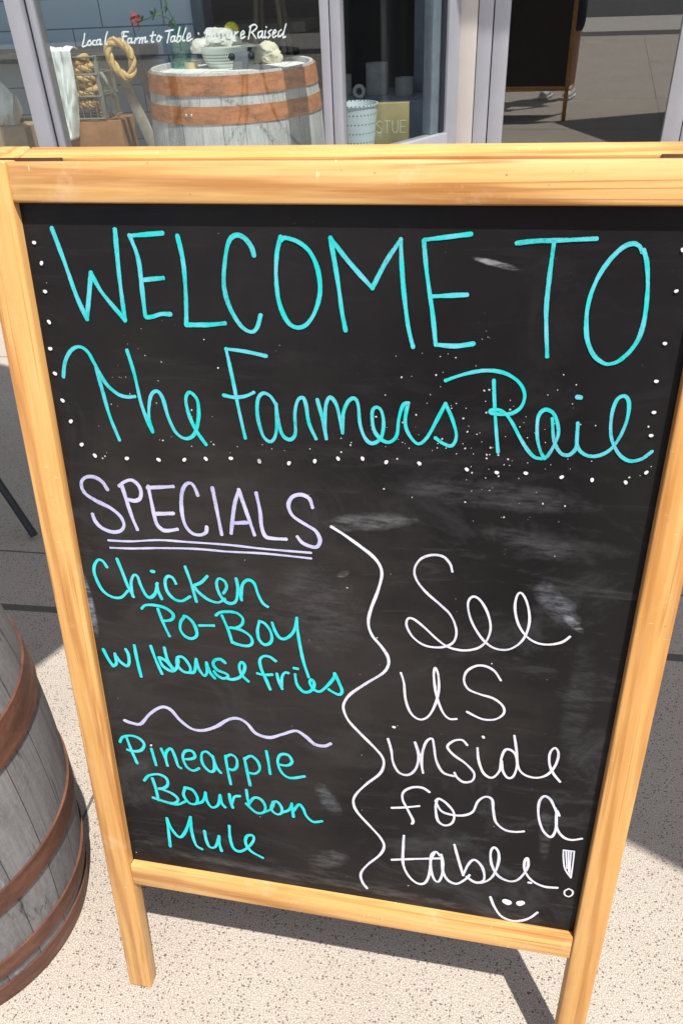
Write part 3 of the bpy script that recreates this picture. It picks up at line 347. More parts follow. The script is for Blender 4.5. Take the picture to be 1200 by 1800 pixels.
I_cy = ink('turquoise marker', (.010, .47, .46), (.13, .45, .56)); I_cy2 = ink('turquoise pale marker', (.016, .53, .54), (.09, .54, .59))  # first ink's bluish second tone paints in the marker's sheen
I_wh = ink('white marker', (.62, .62, .68), (.54, .54, .64)); I_lv = ink('lavender marker', (.50, .49, .66), (.38, .38, .58))
def stroke(VV, FC, pts, wd, z, rnd, n=7, UVS=None):
    if UVS is None: UVS = []
    wd *= .87
    P = crom([(p[0], p[1], 0) for p in pts], n); out = [P[0]]
    for p in P[1:]:
        if (p - out[-1]).length > 2e-5: out.append(p)
    P = out; N = len(P)
    if N < 2: return
    ph_ = rnd.random() * 6; L = 0; ring = []
    for i, p in enumerate(P):
        t = (P[min(i + 1, N - 1)] - P[max(i - 1, 0)]).normalized(); nn = Vector((-t.y, t.x, 0))
        if i: L += (p - P[i - 1]).length
        hw = wd / 2 * (1 + .10 * math.sin(L * 95 + ph_) + .07 * math.sin(L * 260 + 2 * ph_))
        zz = z + i * 2.2e-6
        ring.append((len(VV), len(VV) + 1)); VV.append((p.x + nn.x * hw, p.y + nn.y * hw, zz)); VV.append((p.x - nn.x * hw, p.y - nn.y * hw, zz)); UVS += [(0, L * 1000 + ph_ * 50), (1, L * 1000 + ph_ * 50)]
    for (a, b), (c, d) in zip(ring, ring[1:]): FC.append((b, d, c, a))
    for i, sgn in ((0, -1), (N - 1, 1)):
        p = P[i]; t = (P[min(i + 1, N - 1)] - P[max(i - 1, 0)]).normalized() * sgn; nn = Vector((-t.y, t.x, 0)); zz = z + (i * 2.2e-6)
        k0 = len(VV)
        for k in range(7):
            a = math.pi * k / 6; q = p + (math.cos(a) * nn + math.sin(a) * t) * wd / 2 * (.97 + .1 * rnd.random()); VV.append((q.x, q.y, zz)); UVS.append((.5 - .5 * math.cos(a), L * 1000 * (i > 0) + ph_ * 50))
        FC.append(tuple(range(k0 + 6, k0 - 1, -1)))
def disc(VV, FC, x, y, r, z, rnd, n=12):
    k0 = len(VV); ph_ = rnd.random() * 6
    for i in range(n):
        a = 2 * math.pi * i / n; rr = r * (1 + .17 * math.sin(2 * a + ph_) + .05 * math.sin(3 * a)); VV.append((x + rr * math.cos(a), y + rr * math.sin(a), z))
    FC.append(tuple(range(k0, k0 + n)))
rnd = random.Random(4)
SPEC = (('welcome', 'lettering', I_cy, 'large turquoise capitals reading WELCOME TO'), ('name', 'lettering', I_cy, 'turquoise handwriting naming the restaurant'), ('specials', 'lettering', I_lv, 'lavender capitals reading SPECIALS'),
        ('underline', 'underline', I_lv, 'double lavender underline'), ('chicken', 'lettering', I_cy2, 'turquoise handwriting reading Chicken Po-Boy w/ House fries'), ('wave', 'wavy_line', I_lv, 'wavy lavender divider'),
        ('pineapple', 'lettering', I_cy2, 'turquoise handwriting reading Pineapple Bourbon Mule'), ('brace', 'brace_line', I_wh, 'long white curly brace'), ('see', 'lettering', I_wh, 'white handwriting reading See us inside for a table!'), ('smile', 'smiley', I_wh, 'white smiley mouth'))
LETTERS['name'] += LETTERS.pop('name_dot')
for g, nm, mt, lab in SPEC:
    VV, FC, UVS = [], [], []
    for si, (wd, q) in enumerate(LETTERS[g]):
        stroke(VV, FC, [(q[i] / 1e4, q[i + 1] / 1e4) for i in range(0, len(q), 2)], wd / 1e4, BZ + .0005 + si * 1.3e-5, rnd, 7, UVS)
    o = ob(nm, (VV, FC, UVS), mt, board, smooth=False); o['label'] = lab
VV, FC = [], []
for d_, x, y in DOTS: disc(VV, FC, x / 1e4, y / 1e4, d_ / 2.6e4, BZ + .0013, rnd)
ob('dotted_border', (VV, FC), plain('white dot marker', (.60, .60, .66), .6, .15, 200), board, smooth=False)
VV, FC = [], []
for cx, cy, sx, sy, nn_ in ((.44, .845, .10, .05, 75), (.40, .90, .03, .03, 18), (.36, .85, .06, .02, 22), (.50, .86, .06, .04, 25), (.16, .90, .08, .06, 14), (.30, .55, .2, .25, 24), (.08, .83, .03, .05, 8), (.2, .83, .1, .01, 10)):
    for i in range(nn_):
        x = rnd.gauss(cx, sx * .55); y = rnd.gauss(cy, sy * .6)
        if A + .006 < x < A + BW - .006 and VRT + .01 < y < VTB - .03: disc(VV, FC, x, y, rnd.choice((.00035, .0004, .0005, .0006, .0009)), BZ + .0003 + .00002 * rnd.random(), rnd, 6)
o = ob('chalk_specks', (VV, FC), plain('chalk flecks', (.42, .42, .41), .8), board, smooth=False); o['kind'] = 'stuff'
# -- rear frame, hinged at the top
RA = Matrix.Translation((0, VTT, -TH)) @ Matrix.Rotation(2 * LEAN, 4, 'X') @ Matrix.Translation((0, -VTT, TH))
def rear(nm, bs, mat, bev=.004):
    bm = boxes(*bs, bev=bev)
    for v in bm.verts: v.co = RA @ v.co
    return ob(nm, bm, mat, sign)
for i, x in enumerate((0, A + BW)):
    bm = bmesh.new(); box(bm, (x, .004, -2 * TH - .004), (x + A, VTT + .002, -TH - .0002), .0022, 3)
    for v in bm.verts:
        if v.co.y < .02: v.co.y += math.tan(LEAN) * (v.co.z + TH) + .003
    for v in bm.verts: v.co = RA @ v.co
    ob('rear_stile', bm, pv[2], sign)
rear('rear_rail', [((A + .0005, VTB, -2 * TH - .0036), (A + BW - .0005, VTT + .0015, -TH - .0004))], ph[2], .0022)
rear('rear_rail', [((A + .0005, VRB, -2 * TH - .0036), (A + BW - .0005, VRT, -TH - .0026))], ph[2])
rear('rear_chalkboard', [((A - .004, VRB + .006, -TH - .017), (A + BW + .004, VTB + .008, -TH - .012))], plain('rear board', (.05, .042, .038), .5), 0)
M_hinge = plain('tarnished hinge', (.10, .05, .03), .5, metal=.6)
for x in (.018, W - .075):
    ob('hinge', boxes(((x, VTT - .006, -TH - .0045), (x + .057, VTT + .0018, -TH + .0035)), bev=.0006), M_hinge, sign)

# ---------------------------------------------------------------- wine barrels
def prof_r(z, Ht, Rb, Rh): return Rb - (Rb - Rh) * ((z / Ht - .5) * 2) ** 2
def barrel(name, label, loc, Ht, Rb, Rh, hoops, mstave, mhoop, mhead, rot=0, rivet=None, group=None):
    e = empty(name, label, 'barrel', loc, rot, group)
    bm = bmesh.new(); N = 26
    pr = [(prof_r(Ht * i / N, Ht, Rb, Rh), Ht * i / N) for i in range(N + 1)]
    pr = [(0, .03), (Rh - .022, .03), (Rh - .022, .001), (Rh - .008, 0)] + pr[1:-1] + [(Rh - .006, Ht), (Rh - .020, Ht - .002), (Rh - .022, Ht - .028)]
    lathe(bm, pr, 96, cap=False); ob('staves', bm, mstave, e)
    ob('head', lathe(bmesh.new(), [(0, Ht - .03), (Rh - .0225, Ht - .03), (Rh - .0225, Ht - .022), (0, Ht - .022)], 72, cap=False), mhead, e)
    for z0, z1, th in hoops:
        zs = [z0 + (z1 - z0) * i / 4 for i in range(5)]
        rg = random.Random(int(z0 * 1000))
        pr = [(prof_r(z, Ht, Rb, Rh) + th, z) for z in zs]
        bm = bmesh.new(); lathe(bm, [(prof_r(z0, Ht, Rb, Rh) - .001, z0 + .0005)] + pr + [(prof_r(z1, Ht, Rb, Rh) - .001, z1 - .0005)], 96, cap=False)
        for v in bm.verts:
            r = math.hypot(v.co.x, v.co.y); k = 1 + .0025 * mnoise.noise((v.co.x * 9, v.co.y * 9, v.co.z * 5)); v.co.x *= k; v.co.y *= k
        h = ob('hoop', bm, mhoop, e)
        if rivet and .6 < z0 < .7:
            zm = (z0 + z1) / 2; bm = bmesh.new()
            for da in (-.035, .035):
                a = rivet + da; r = prof_r(zm, Ht, Rb, Rh) + th; m = Matrix.Translation((r * math.cos(a), r * math.sin(a), zm)) @ Matrix.Rotation(a, 4, 'Z') @ Matrix.Rotation(math.pi / 2, 4, 'Y')
                s = bmesh.ops.create_uvsphere(bm, u_segments=12, v_segments=8, radius=.0075)
                for v in s['verts']: v.co = m @ Vector((v.co.x, v.co.y, v.co.z * .6))
            ob('rivet', bm, plain('worn rivet', (.55, .48, .42), .35, metal=.6), h)
    return e
M_rust = rust('dark rusty hoop', (.07, .034, .026), (.155, .066, .042), (.235, .125, .085), .65)
M_rust2 = rust('orange rusty hoop', (.26, .10, .045), (.58, .215, .085), (.66, .29, .13), .55)
M_st1 = staves('weathered grey staves', 24, (.14, .138, .142), (.23, .226, .228), (.055, .054, .06), .75, (.22, .15, .09))
M_st2 = staves('bleached grey staves', 26, (.42, .405, .41), (.64, .625, .635), (.16, .15, .155), .8)
def headmat():
    k = NT('bleached barrel head'); X = k.sep(k.co.outputs['Object'])
    fr = k.math('FRACT', k.math('MULTIPLY', X[0], 9)); seam = k.ramp(k.math('ABSOLUTE', k.math('SUBTRACT', fr, .5)), [(.47, 0.0), (.49, 1.0)])
    st = k.noise(k.map((1, .06, 1)), 60, 6, .7); c = k.ramp(st, [(.35, (.62, .60, .58)), (.65, (.84, .83, .81))])
    c = k.mix(k.math('MULTIPLY', k.ramp(k.noise(k.map(), 7, 5, .7), [(.5, 0.0), (.68, 1.0)]), .5), c, (.42, .38, .35))
    return k.set(k.mix(k.math('MULTIPLY', seam, .7), c, (.12, .11, .1)), .7)
M_head = headmat()
barrel('wine_barrel', 'weathered grey barrel with dark rusty hoops standing on the pavement beside the wooden sign', (-.632, .701, 0), .70, .226, .190,
       [(.004, .05, .0035), (.076, .116, .0035), (.218, .258, .0035), (.425, .478, .0035), (.585, .622, .0035), (.65, .698, .0035)], M_st1, M_rust, M_head, 1.0)
barrel('wine_barrel', 'bleached grey barrel with wide orange hoops behind the shop window', F(-1.185, 4.15, 0), .81, .405, .372,
       [(.0, .07, .004), (.10, .165, .004), (.24, .29, .004), (.40, .45, .004), (.626, .692, .004), (.730, .801, .005)], M_st2, M_rust2, M_head, PH, rivet=-1.85)

# ---------------------------------------------------------------- storefront
M_alu = plain('anodised aluminium', (.40, .41, .46), .38, .06, 6, metal=.35, spec=.5)
M_alu2 = plain('sunlit cream frame', (.50, .46, .43), .5, .06, 6)  # paler, warmer frame tone: sunlight on the left jamb painted in
M_blk = plain('black gasket', (.012, .016, .022), .5)
M_gl = glass('shop window glass', .058); M_gld = glass('door glass', .17)
ZH = 3.1
shop = empty('storefront', 'shop front of grey aluminium frames and large panes with white lettering on the glass', 'shop front', (0, 0, 0), PH)
def part(nm, bs, mat, parent=None, bev=.003): return ob(nm, boxes(*bs, bev=bev), mat, parent or shop)
GN = 3.70
part('mullion', [((-1.955, GN - .05, 0), (-1.887, GN + .06, ZH))], M_alu)
part('gasket', [((-1.888, GN - .012, .40), (-1.876, GN + .02, ZH))], M_blk, bev=0)
part('glazing_bead', [((-1.877, GN - .02, .40), (-1.848, GN + .05, ZH))], M_alu)
part('mullion', [((-3.42, GN - .05, 0), (-3.35, GN + .06, ZH))], M_alu)
part('mullion', [((-.680, GN - .05, 0), (-.645, GN + .06, ZH))], M_alu)
part('mullion', [((-.641, GN - .045, 0), (-.602, GN + .06, ZH))], M_alu)
part('sill', [((-3.35, GN - .06, 0), (-1.956, GN + .06, .40))], M_alu); part('sill', [((-1.887, GN - .06, 0), (-.681, GN + .06, .398))], M_alu)
for a, b in ((-3.35, -1.956), (-1.876, -.681)): part('window_pane', [((a, GN - .006, .36), (b, GN, ZH + .02))], M_gl, bev=0)
panes = [o for o in shop.children if o.name.startswith('window_pane')]
VV, FC, UVS = [], [], []
for si, (wd, q) in enumerate(WINTXT):
    st = len(VV); stroke(VV, FC, [(q[i] / 1e4, q[i + 1] / 1e4) for i in range(0, len(q), 2)], wd / 1e4, .0002 + si * 1e-5, rnd, 5, UVS)
VV = [(x, GN - .0066 - z, y) for x, y, z in VV]
o = ob('window_lettering', (VV, FC), plain('white window vinyl', (.55, .62, .62), .5, .1), panes[1], smooth=False); o['label'] = 'white script lettering reading Local, Farm to Table, Pasture Raised'
# splayed pane beside the recessed door
a0, b0 = Vector((-.605, 3.735)), Vector((-.180, 4.385)); dv = (b0 - a0); LS = dv.length; ang = math.atan2(dv.y, dv.x)
sp = bpy.data.objects.new('splayed_window', None)
def spl(nm, bs, mat, parent=shop, bev=.003):
    bm = boxes(*bs, bev=bev); m = Matrix.Translation((a0.x, a0.y, 0)) @ Matrix.Rotation(ang, 4, 'Z')
    for v in bm.verts: v.co = m @ v.co
    return ob(nm, bm, mat, parent)
bpy.data.objects.remove(sp)
spl('splayed_stile', [((LS - .10, -.02, 0), (LS, .03, ZH))], M_alu); spl('gasket', [((LS - .128, -.006, .50), (LS - .10, .01, ZH))], M_blk, bev=0)
spl('splayed_stile', [((LS - .185, .006, .497), (LS - .1005, .055, ZH))], plain('shaded inner frame', (.20, .235, .30), .45))  # aluminium darkened in colour for the shade behind the glass
spl('sill', [((.004, -.03, 0), (LS - .101, .04, .495))], M_alu); spl('window_pane', [((.003, -.003, .494), (LS - .129, .003, ZH))], M_gl, bev=0)
# recessed door
DN = 4.40
part('door_jamb', [((-.175, DN - .04, 0), (-.098, DN + .08, ZH))], M_alu2)
part('door_jamb', [((-.095, DN - .03, 0), (-.030, DN + .07, ZH))], M_alu)
part('door_jamb', [((.86, DN - .04, 0), (.93, DN + .08, ZH))], M_alu)
bm = boxes(((-.024, DN - .025, .02), (.046, DN + .025, 2.4)), ((.775, DN - .025, .02), (.852, DN + .025, 2.4)), ((.0465, DN - .024, .02), (.7745, DN + .024, .27)), ((.0465, DN - .024, 2.28), (.7745, DN + .024, 2.4)), bev=.003)
door = ob('door', bm, M_alu, shop)
dg = ob('door_glass', boxes(((.0467, DN - .003, .271), (.7743, DN + .003, 2.279))), M_gld, door)
bm = bmesh.new(); tube(bm, [(.805, DN - .03, 1.02), (.805, DN - .075, 1.03), (.805, DN - .075, 1.33), (.805, DN - .03, 1.34)], .011, 12); ob('handle', bm, M_alu, door)
DR = Matrix.Translation((-.024, DN, 0)) @ Matrix.Rotation(R_(-3.2), 4, 'Z') @ Matrix.Translation((.024, -DN, 0))      # not quite shut
door.matrix_local = DR
part('transom', [((-.029, DN - .04, 2.41), (.859, DN + .06, 2.5))], M_alu); part('window_pane', [((-.029, DN - .003, 2.5), (.859, DN + .003, ZH))], M_gld, bev=0)
part('window_pane', [((.931, DN - .003, .3), (1.8, DN + .003, ZH))], M_gld, bev=0); part('sill', [((.931, DN - .04, 0), (1.8, DN + .06, .298))], M_alu)
M_wall = plain('painted stucco', (.33, .33, .34), .85, .1, 30, bump=.2)
part('side_pier', [((1.8, GN - .1, 0), (2.6, DN + .2, ZH + .0))], M_wall); part('side_pier', [((-4.2, GN - .1, 0), (-3.421, GN + .3, ZH))], M_wall)
part('header_wall', [((-4.2, GN - .09, ZH + .021), (2.6, GN + .3, 4.6))], M_wall); part('soffit', [((-.60, GN + .301, ZH + .022), (1.8, DN + .3, ZH + .2))], M_wall)
part('header_wall', [((-.6, DN - .05, ZH + .001), (1.8, DN + .1, ZH + .02))], M_alu)
# interior
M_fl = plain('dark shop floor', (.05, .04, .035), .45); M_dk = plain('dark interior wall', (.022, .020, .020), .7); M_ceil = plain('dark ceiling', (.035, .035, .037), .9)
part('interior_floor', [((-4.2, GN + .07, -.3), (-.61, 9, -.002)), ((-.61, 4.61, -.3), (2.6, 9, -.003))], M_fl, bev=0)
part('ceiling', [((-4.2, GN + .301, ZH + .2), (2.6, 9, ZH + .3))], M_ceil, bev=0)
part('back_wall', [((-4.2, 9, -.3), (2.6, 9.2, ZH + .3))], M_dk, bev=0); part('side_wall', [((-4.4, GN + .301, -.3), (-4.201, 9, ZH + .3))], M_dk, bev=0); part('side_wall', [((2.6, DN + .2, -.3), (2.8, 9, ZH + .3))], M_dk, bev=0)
def tiles():
    k = NT('blue grey wall tiles'); b = k.n('ShaderNodeTexBrick'); k.l(k.map((1, 1, 1), rot=(math.pi / 2, 0, 0), loc=(.1935, 0, 0)), b.inputs[0])
    m = b.inputs; b.offset = .5
    k.put(m['Color1'], (.44, .54, .66)); k.put(m['Color2'], (.50, .60, .72)); k.put(m['Mortar'], (.15, .19, .25)); m['Scale'].default_value = 1
    m['Mortar Size'].default_value = .0035; m['Brick Width'].default_value = .345; m['Row Height'].default_value = .132; m['Mortar Smooth'].default_value = .1
    k.bump(k.math('MULTIPLY', b.outputs['Fac'], -1), .4, .003)
    return k.set(b.outputs['Color'], .35, spec=.4)
TN = 4.9
tw = part('tiled_wall', [((-4.19, TN, 0), (-1.585, TN + .15, ZH + .19))], tiles(), bev=0)
part('wall_trim', [((-1.583, TN - .02, 0), (-1.52, TN + .15, ZH + .19))], plain('slate blue trim', (.10, .135, .19), .5), bev=.002)
part('ledge', [((-4.19, TN - .28, .80), (-1.80, TN - .001, .845))], plain('weathered ledge', (.20, .19, .17), .8), bev=.003)
part('counter', [((-1.05, 5.0, 0), (-.2, 5.5, .545))], plain('pale blue counter', (.27, .33, .42), .45), bev=.006)
part('interior_column', [((-.456, 5.25, .546), (-.325, 5.42, ZH + .19))], plain('slate panel', (.16, .19, .25), .5), bev=.004)

# ---------------------------------------------------------------- things in the window display
M_box = plain('box wood', (.33, .15, .062), .6, .3, 9); M_wire = plain('tarnished wire', (.30, .28, .24), .45, .2, 30, metal=.4); M_rope = plain('manila rope', (.58, .38, .16), .85, .25, 60, bump=.3)
def box_thing(nm, lab, cat, s0, s1, n0, n1, z0, z1, mat, planks=3, t=.018):
    e = empty(nm, lab, cat, F((s0 + s1) / 2, (n0 + n1) / 2, z0), PH)
    w2, d2, hh = (s1 - s0) / 2, (n1 - n0) / 2, z1 - z0
    ob('front_panel', boxes(((-w2, -d2, 0), (w2, -d2 + t, hh)), bev=.003), mat, e); ob('back_panel', boxes(((-w2, d2 - t, 0), (w2, d2, hh)), bev=.003), mat, e)
    for sx in (-1, 1): ob('side_panel', boxes(((sx * w2 - (t if sx > 0 else 0), -d2 + t + .001, 0), (sx * w2 + (t if sx < 0 else 0), d2 - t - .001, hh - .002)), bev=.002), mat, e)
    ob('lid', boxes(((-w2 + t + .001, -d2 + t + .001, hh - t), (w2 - t - .001, d2 - t - .001, hh - .006)), bev=.002), mat, e)
    return e
box_thing('wooden_crate', 'brown wooden box under the wire basket behind the window', 'crate', -2.20, -1.80, 4.22, 4.40, 0, .585, M_box)
e = empty('wire_basket', 'tall wire basket filled with thick rope behind the window', 'basket', F(-2.04, 4.315, .588), PH)
bw, bd, bh = .165, .085, .265
for sx in (-1, 1):
    for sy in (-1, 1): ob('corner_post', boxes(((sx * bw - .011, sy * bd - .007, 0), (sx * bw + .011, sy * bd + .007, bh)), bev=.002), M_wire, e)
for z in (.006, .10, .19, bh - .006):
    bm = bmesh.new(); tube(bm, [(-bw, -bd - .010, z), (bw, -bd - .010, z), (bw + .014, bd, z), (-bw - .014, bd, z)], .0045, 8, closed=True); ob('rim_wire', bm, M_wire, e)
bm = bmesh.new()
for i in range(1, 9):
    x = -bw + 2 * bw * i / 9
    for y in (-bd - .006, bd - .002): tube(bm, [(x, y, .004), (x, y, bh - .008)], .0022, 6)
for i in range(1, 7):
    y = -bd + 2 * bd * i / 7
    for x in (-bw - .004, bw + .004): tube(bm, [(x, y, .004), (x, y, bh - .008)], .0022, 6)
ob('wire_grid', bm, M_wire, e)
bm = boxes(((bw + .016, -bd - .02, .10), (bw + .03, -bd - .008, .2)), bev=.002)
for v in bm.verts: v.co.x += (v.co.z - .2) * -.6
ob('clasp', bm, plain('grey clasp', (.33, .32, .30), .5), e)
rr = random.Random(3); pts = []
for i in range(40):
    a = i * 1.05; r = .075 + .03 * math.sin(i * 1.7); pts.append((-.0 + .115 * math.cos(a) * (.6 + r * 4) * .9, (.045 * math.sin(a)), .03 + .205 * i / 40 + .035 * rr.random()))
o = ob('rope_coil', rope(bmesh.new(), pts[::1], .021, n=9), M_rope, loc=F(-2.04, 4.315, .588), rotz=PH); tag(o, 'heap of thick tan rope inside the wire basket', 'rope')
# hanging rope loop
s_, z_ = -1.73, .835; lp = []
for i in range(14):
    a = 2 * math.pi * i / 14; x = .047 * math.cos(a); z = .070 * math.sin(a); lp.append((x * (1 + .5 * math.sin(a) * .5) - .30 * z, .015 * math.sin(a + 1), z))
o = ob('rope_loop', rope(bmesh.new(), lp, .019, True, n=8), M_rope, loc=F(s_, 4.2, z_), rotz=PH); tag(o, 'loop of thick tan rope hung on a board end beside the wire basket', 'rope')
# towel
def towel():
    VV, FC = [], []; nu, nv = 30, 40
    for j in range(nv + 1):
        t = j / nv; wd = .135 * (1 - .62 * max(0, t - .30) ** 1.15)
        for i in range(nu + 1):
            u = i / nu; x = -.10 + u * wd + .03 * t * (1 - u) * 0
            f = .008 * math.sin(u * 9 + 3.0 * t + 2 * mnoise.noise((u * 2, t * 3, 5))) + .016 * mnoise.noise((u * 4.5 + t, t * 2.2, 0)) + .008 * mnoise.noise((u * 10, t * 6, 3))
            if t < .1: y, z = .06 - t * .9 + 0 * f, .012 * math.sin(t * 31.4) + f * .3
            else: y, z = -.03 - f * (0.4 + t) * 1.5, -(t - .1) * .40 * (1 - .18 * (1 - u) * 0) - .05 * u * (t > .9) * 0 - .02 * (1 - u) * (t - .1)
            VV.append((x, y, z))
    for j in range(nv):
        for i in range(nu): a = j * (nu + 1) + i; FC.append((a, a + 1, a + nu + 2, a + nu + 1))
    return VV, FC
o = ob('towel', towel(), plain('white linen', (.84, .85, .82), .9, .05, 40, bump=.2), loc=F(-2.005, 4.215, .875), rotz=PH); tag(o, 'white cloth draped over the corner of the wire basket', 'towel')
md = o.modifiers.new('thick', 'SOLIDIFY'); md.thickness = .004
# leaning boards
M_pl = plain('old grey board', (.40, .36, .31), .8, .3, 20, bump=.3); M_pl2 = plain('dark old board', (.20, .175, .155), .8, .3, 20, bump=.3)
def plank(lab, sa, za, sb, zb, n, wd, th, mat):
    a = F(sa, n, za); b = F(sb, n + .0, zb); d = b - a; L = d.length
    bm = bmesh.new(); box(bm, (-wd / 2, -th / 2, 0), (wd / 2, th / 2, L), .003)
    o = ob('wooden_plank', bm, mat); z = d.normalized(); y = (MF.to_3x3() @ Vector((0, 1, 0))); x = y.cross(z).normalized(); y = z.cross(x)
    o.matrix_world = Matrix(((x.x, y.x, z.x, a.x), (x.y, y.y, z.y, a.y), (x.z, y.z, z.z, a.z), (0, 0, 0, 1)))
    return tag(o, lab, 'plank', 'boards leaning in the window')
def ext(s0, z0, s1, z1, zt):   # run the board on down to height zt
    k = (zt - z0) / (z1 - z0); return s0 + (s1 - s0) * k, zt
NB = 4.47
p0 = along(-1.725, .80, 4.15, NB); p1 = along(-1.627, .499, 4.15, NB); q = ext(*p0, *p1, .004)
plank('grey weathered board leaning between the wire basket and the barrel', q[0], q[1], p0[0], p0[1], NB, .055, .02, M_pl)
p0 = along(-1.66, .805, 4.2, 4.56); p1 = along(-1.599, .671, 4.2, 4.56); q = ext(*p0, *p1, .004)
plank('dark board leaning behind the grey one against the tiled wall', q[0], q[1], p0[0], p0[1], 4.56, .045, .02, M_pl2)
# bottle with flower
BT = .795
e = empty('glass_bottle', 'clear teal glass jar holding a red flower on the barrel in the window', 'jar', F(-1.455, 4.26, BT), PH)
prb = [(0, .002), (.040, .002), (.044, .008), (.044, .10), (.040, .115), (.031, .128), (.031, .150), (.034, .153), (.034, .160)]
ob('jar_body', lathe(bmesh.new(), prb + [(r - .003, z) for r, z in prb[:0:-1]] , 40, cap=False), glass('teal jar glass', .05, (.74, .93, .90)), e)
ob('water', lathe(bmesh.new(), [(0, .008), (.039, .008), (.039, .062), (0, .062)], 32, cap=False), glass('teal water', .03, (.45, .86, .84)), e)
M_stem = plain('green stem', (.07, .13, .05), .6); M_red = plain('red petals', (.50, .06, .05), .6)
e = empty('flower', 'red blossom on a thin green stem leaning out of the jar', 'flower', F(-1.455, 4.26, BT), PH)
bm = bmesh.new()
st1 = crom([(0, 0, .02), (-.01, 0, .15), (-.07, -.01, .20), (-.15, -.01, .185), (-.19, -.012, .178)], 6); st2 = crom([(.005, 0, .02), (-.005, 0, .15), (-.045, 0, .25), (-.075, 0, .42)], 6)
tube(bm, st1, .0022, 6); tube(bm, st2, .0026, 6); ob('stem', bm, M_stem, e)
bm = bmesh.new(); rr = random.Random(8)
for i in range(26):
    d = Vector((rr.gauss(0, 1), rr.gauss(0, 1), rr.gauss(0, 1))).normalized(); c = Vector((-.195, -.012, .178 )) + d * .016 + Vector((rr.gauss(0, .006), 0, rr.gauss(0, .012))); t = d.orthogonal().normalized(); b = d.cross(t)
    q = [c + t * .011, c + b * .006 + d * .006, c - t * .011 + d * .004, c - b * .006]; bm.faces.new([bm.verts.new(x) for x in q])
ob('blossom', bm, M_red, e)
bm = bmesh.new()
for i in range(34):
    p = (st1 if i % 2 else st2)[5 + (i * 3) % 18] if len(st1) > 20 else st1[i % len(st1)]
    d = Vector((rr.gauss(0, 1), rr.gauss(0, 1), rr.gauss(0, .8))).normalized(); t = d.orthogonal().normalized(); L = .022 + .015 * rr.random()
    q = [p, p + d * L * .5 + t * .007, p + d * L, p + d * L * .5 - t * .007]; bm.faces.new([bm.verts.new(x) for x in q])
ob('foliage', bm, M_stem, e)
# colander, hat, lemon, cloth, latch on the barrel
TOPZ = .788
e = empty('colander', 'pale green enamel colander with rows of holes standing on the barrel', 'colander', F(-1.25, 4.27, TOPZ), PH)
k = NT('enamel'); X = k.sep(k.co.outputs['Object'])
ug = k.math('MULTIPLY', k.math('ARCTAN2', X[0], k.math('MULTIPLY', X[1], -1)), 9.5); vg = k.math('MULTIPLY', X[2], 85)
ug = k.math('ADD', ug, k.math('MULTIPLY', k.math('FLOOR', vg), .5))
fu = k.math('SUBTRACT', k.math('FRACT', ug), .5); fv = k.math('SUBTRACT', k.math('FRACT', vg), .5)
dd = k.math('SQRT', k.math('ADD', k.math('MULTIPLY', fu, fu), k.math('MULTIPLY', fv, fv))); hole = k.math('MULTIPLY', k.math('LESS_THAN', dd, .30), k.math('MULTIPLY', k.math('GREATER_THAN', X[2], .016), k.math('LESS_THAN', X[2], .062)))
M_en = k.set(k.mix(hole, (.70, .76, .70), (.05, .06, .05)), .3)
pc = [(0, .008), (.076, .008), (.074, 0), (.080, 0), (.086, .010), (.098, .03), (.106, .055), (.111, .078), (.117, .081), (.117, .086), (.107, .085), (.101, .056), (.090, .032), (.0, .014)]
ob('bowl', lathe(bmesh.new(), pc, 56, cap=False), M_en, e)
for sx in (-1, 1):
    bm = bmesh.new(); tube(bm, crom([(sx * .113, -.03, .08), (sx * .14, -.02, .078), (sx * .14, .02, .078), (sx * .113, .03, .08)], 6), .004, 8); ob('handle', bm, M_en, e)
def lump(rx, ry, rz, seed, amp=.16, n=4, flat=True):
    bm = bmesh.new(); bmesh.ops.create_icosphere(bm, subdivisions=n, radius=1)
    for v in bm.verts:
        c = v.co.copy(); k_ = 1 + amp * mnoise.noise(c * 1.6 + Vector((seed, 0, 0))) + amp * .5 * mnoise.noise(c * 4.5 + Vector((0, seed, 0))) + amp * .28 * abs(mnoise.noise(c * 9 + Vector((0, 0, seed))))
        v.co = Vector((c.x * rx * k_, c.y * ry * k_, (max(c.z, -.55) if flat else c.z) * rz * k_))
    return bm
M_cap = plain('off white canvas', (.62, .60, .55), .9, .12, 20, bump=.2); M_tan = plain('cream cloth', (.60, .54, .42), .9, .15, 18, bump=.2)
e = empty('canvas_hat', 'off white canvas hat lying on the colander in the window', 'hat', F(-1.265, 4.27, TOPZ + .098), PH + .2)
ob('crown', lump(.085, .07, .055, 2, .3), M_cap, e)
ob('flap', lump(.05, .045, .035, 9, .2), M_cap, e).location = (-.085, -.02, -.018)
bm = bmesh.new(); lathe(bm, [(0, -.052), (.006, -.050), (.012, -.044), (.026, -.03), (.036, 0), (.026, .03), (.012, .044), (.006, .052), (0, .054)], 28, cap=False)
o = ob('lemon', bm, plain('lemon peel', (.85, .70, .03), .4, .06, 120, bump=.25), loc=F(-1.232, 4.36, TOPZ + .132)); o.rotation_euler = (1.35, .1, PH); tag(o, 'bright yellow lemon behind the canvas hat', 'lemon')
o = ob('folded_cloth', lump(.066, .05, .050, 7, .34), M_tan, loc=F(-1.075, 4.37, TOPZ + .03), rotz=PH); tag(o, 'crumpled cream cloth on the barrel beside the colander', 'cloth')
e = empty('latch', 'small grey metal latch with two black knobs on the barrel top', 'latch', F(-1.14, 4.13, TOPZ), PH + .15)
bm = boxes(((-.034, -.007, 0), (.034, .007, .066)), bev=.002)
for v in bm.verts: v.co.x += .25 * (v.co.z - .02)
ob('plate', bm, plain('grey steel plate', (.20, .205, .23), .45, metal=.4), e)
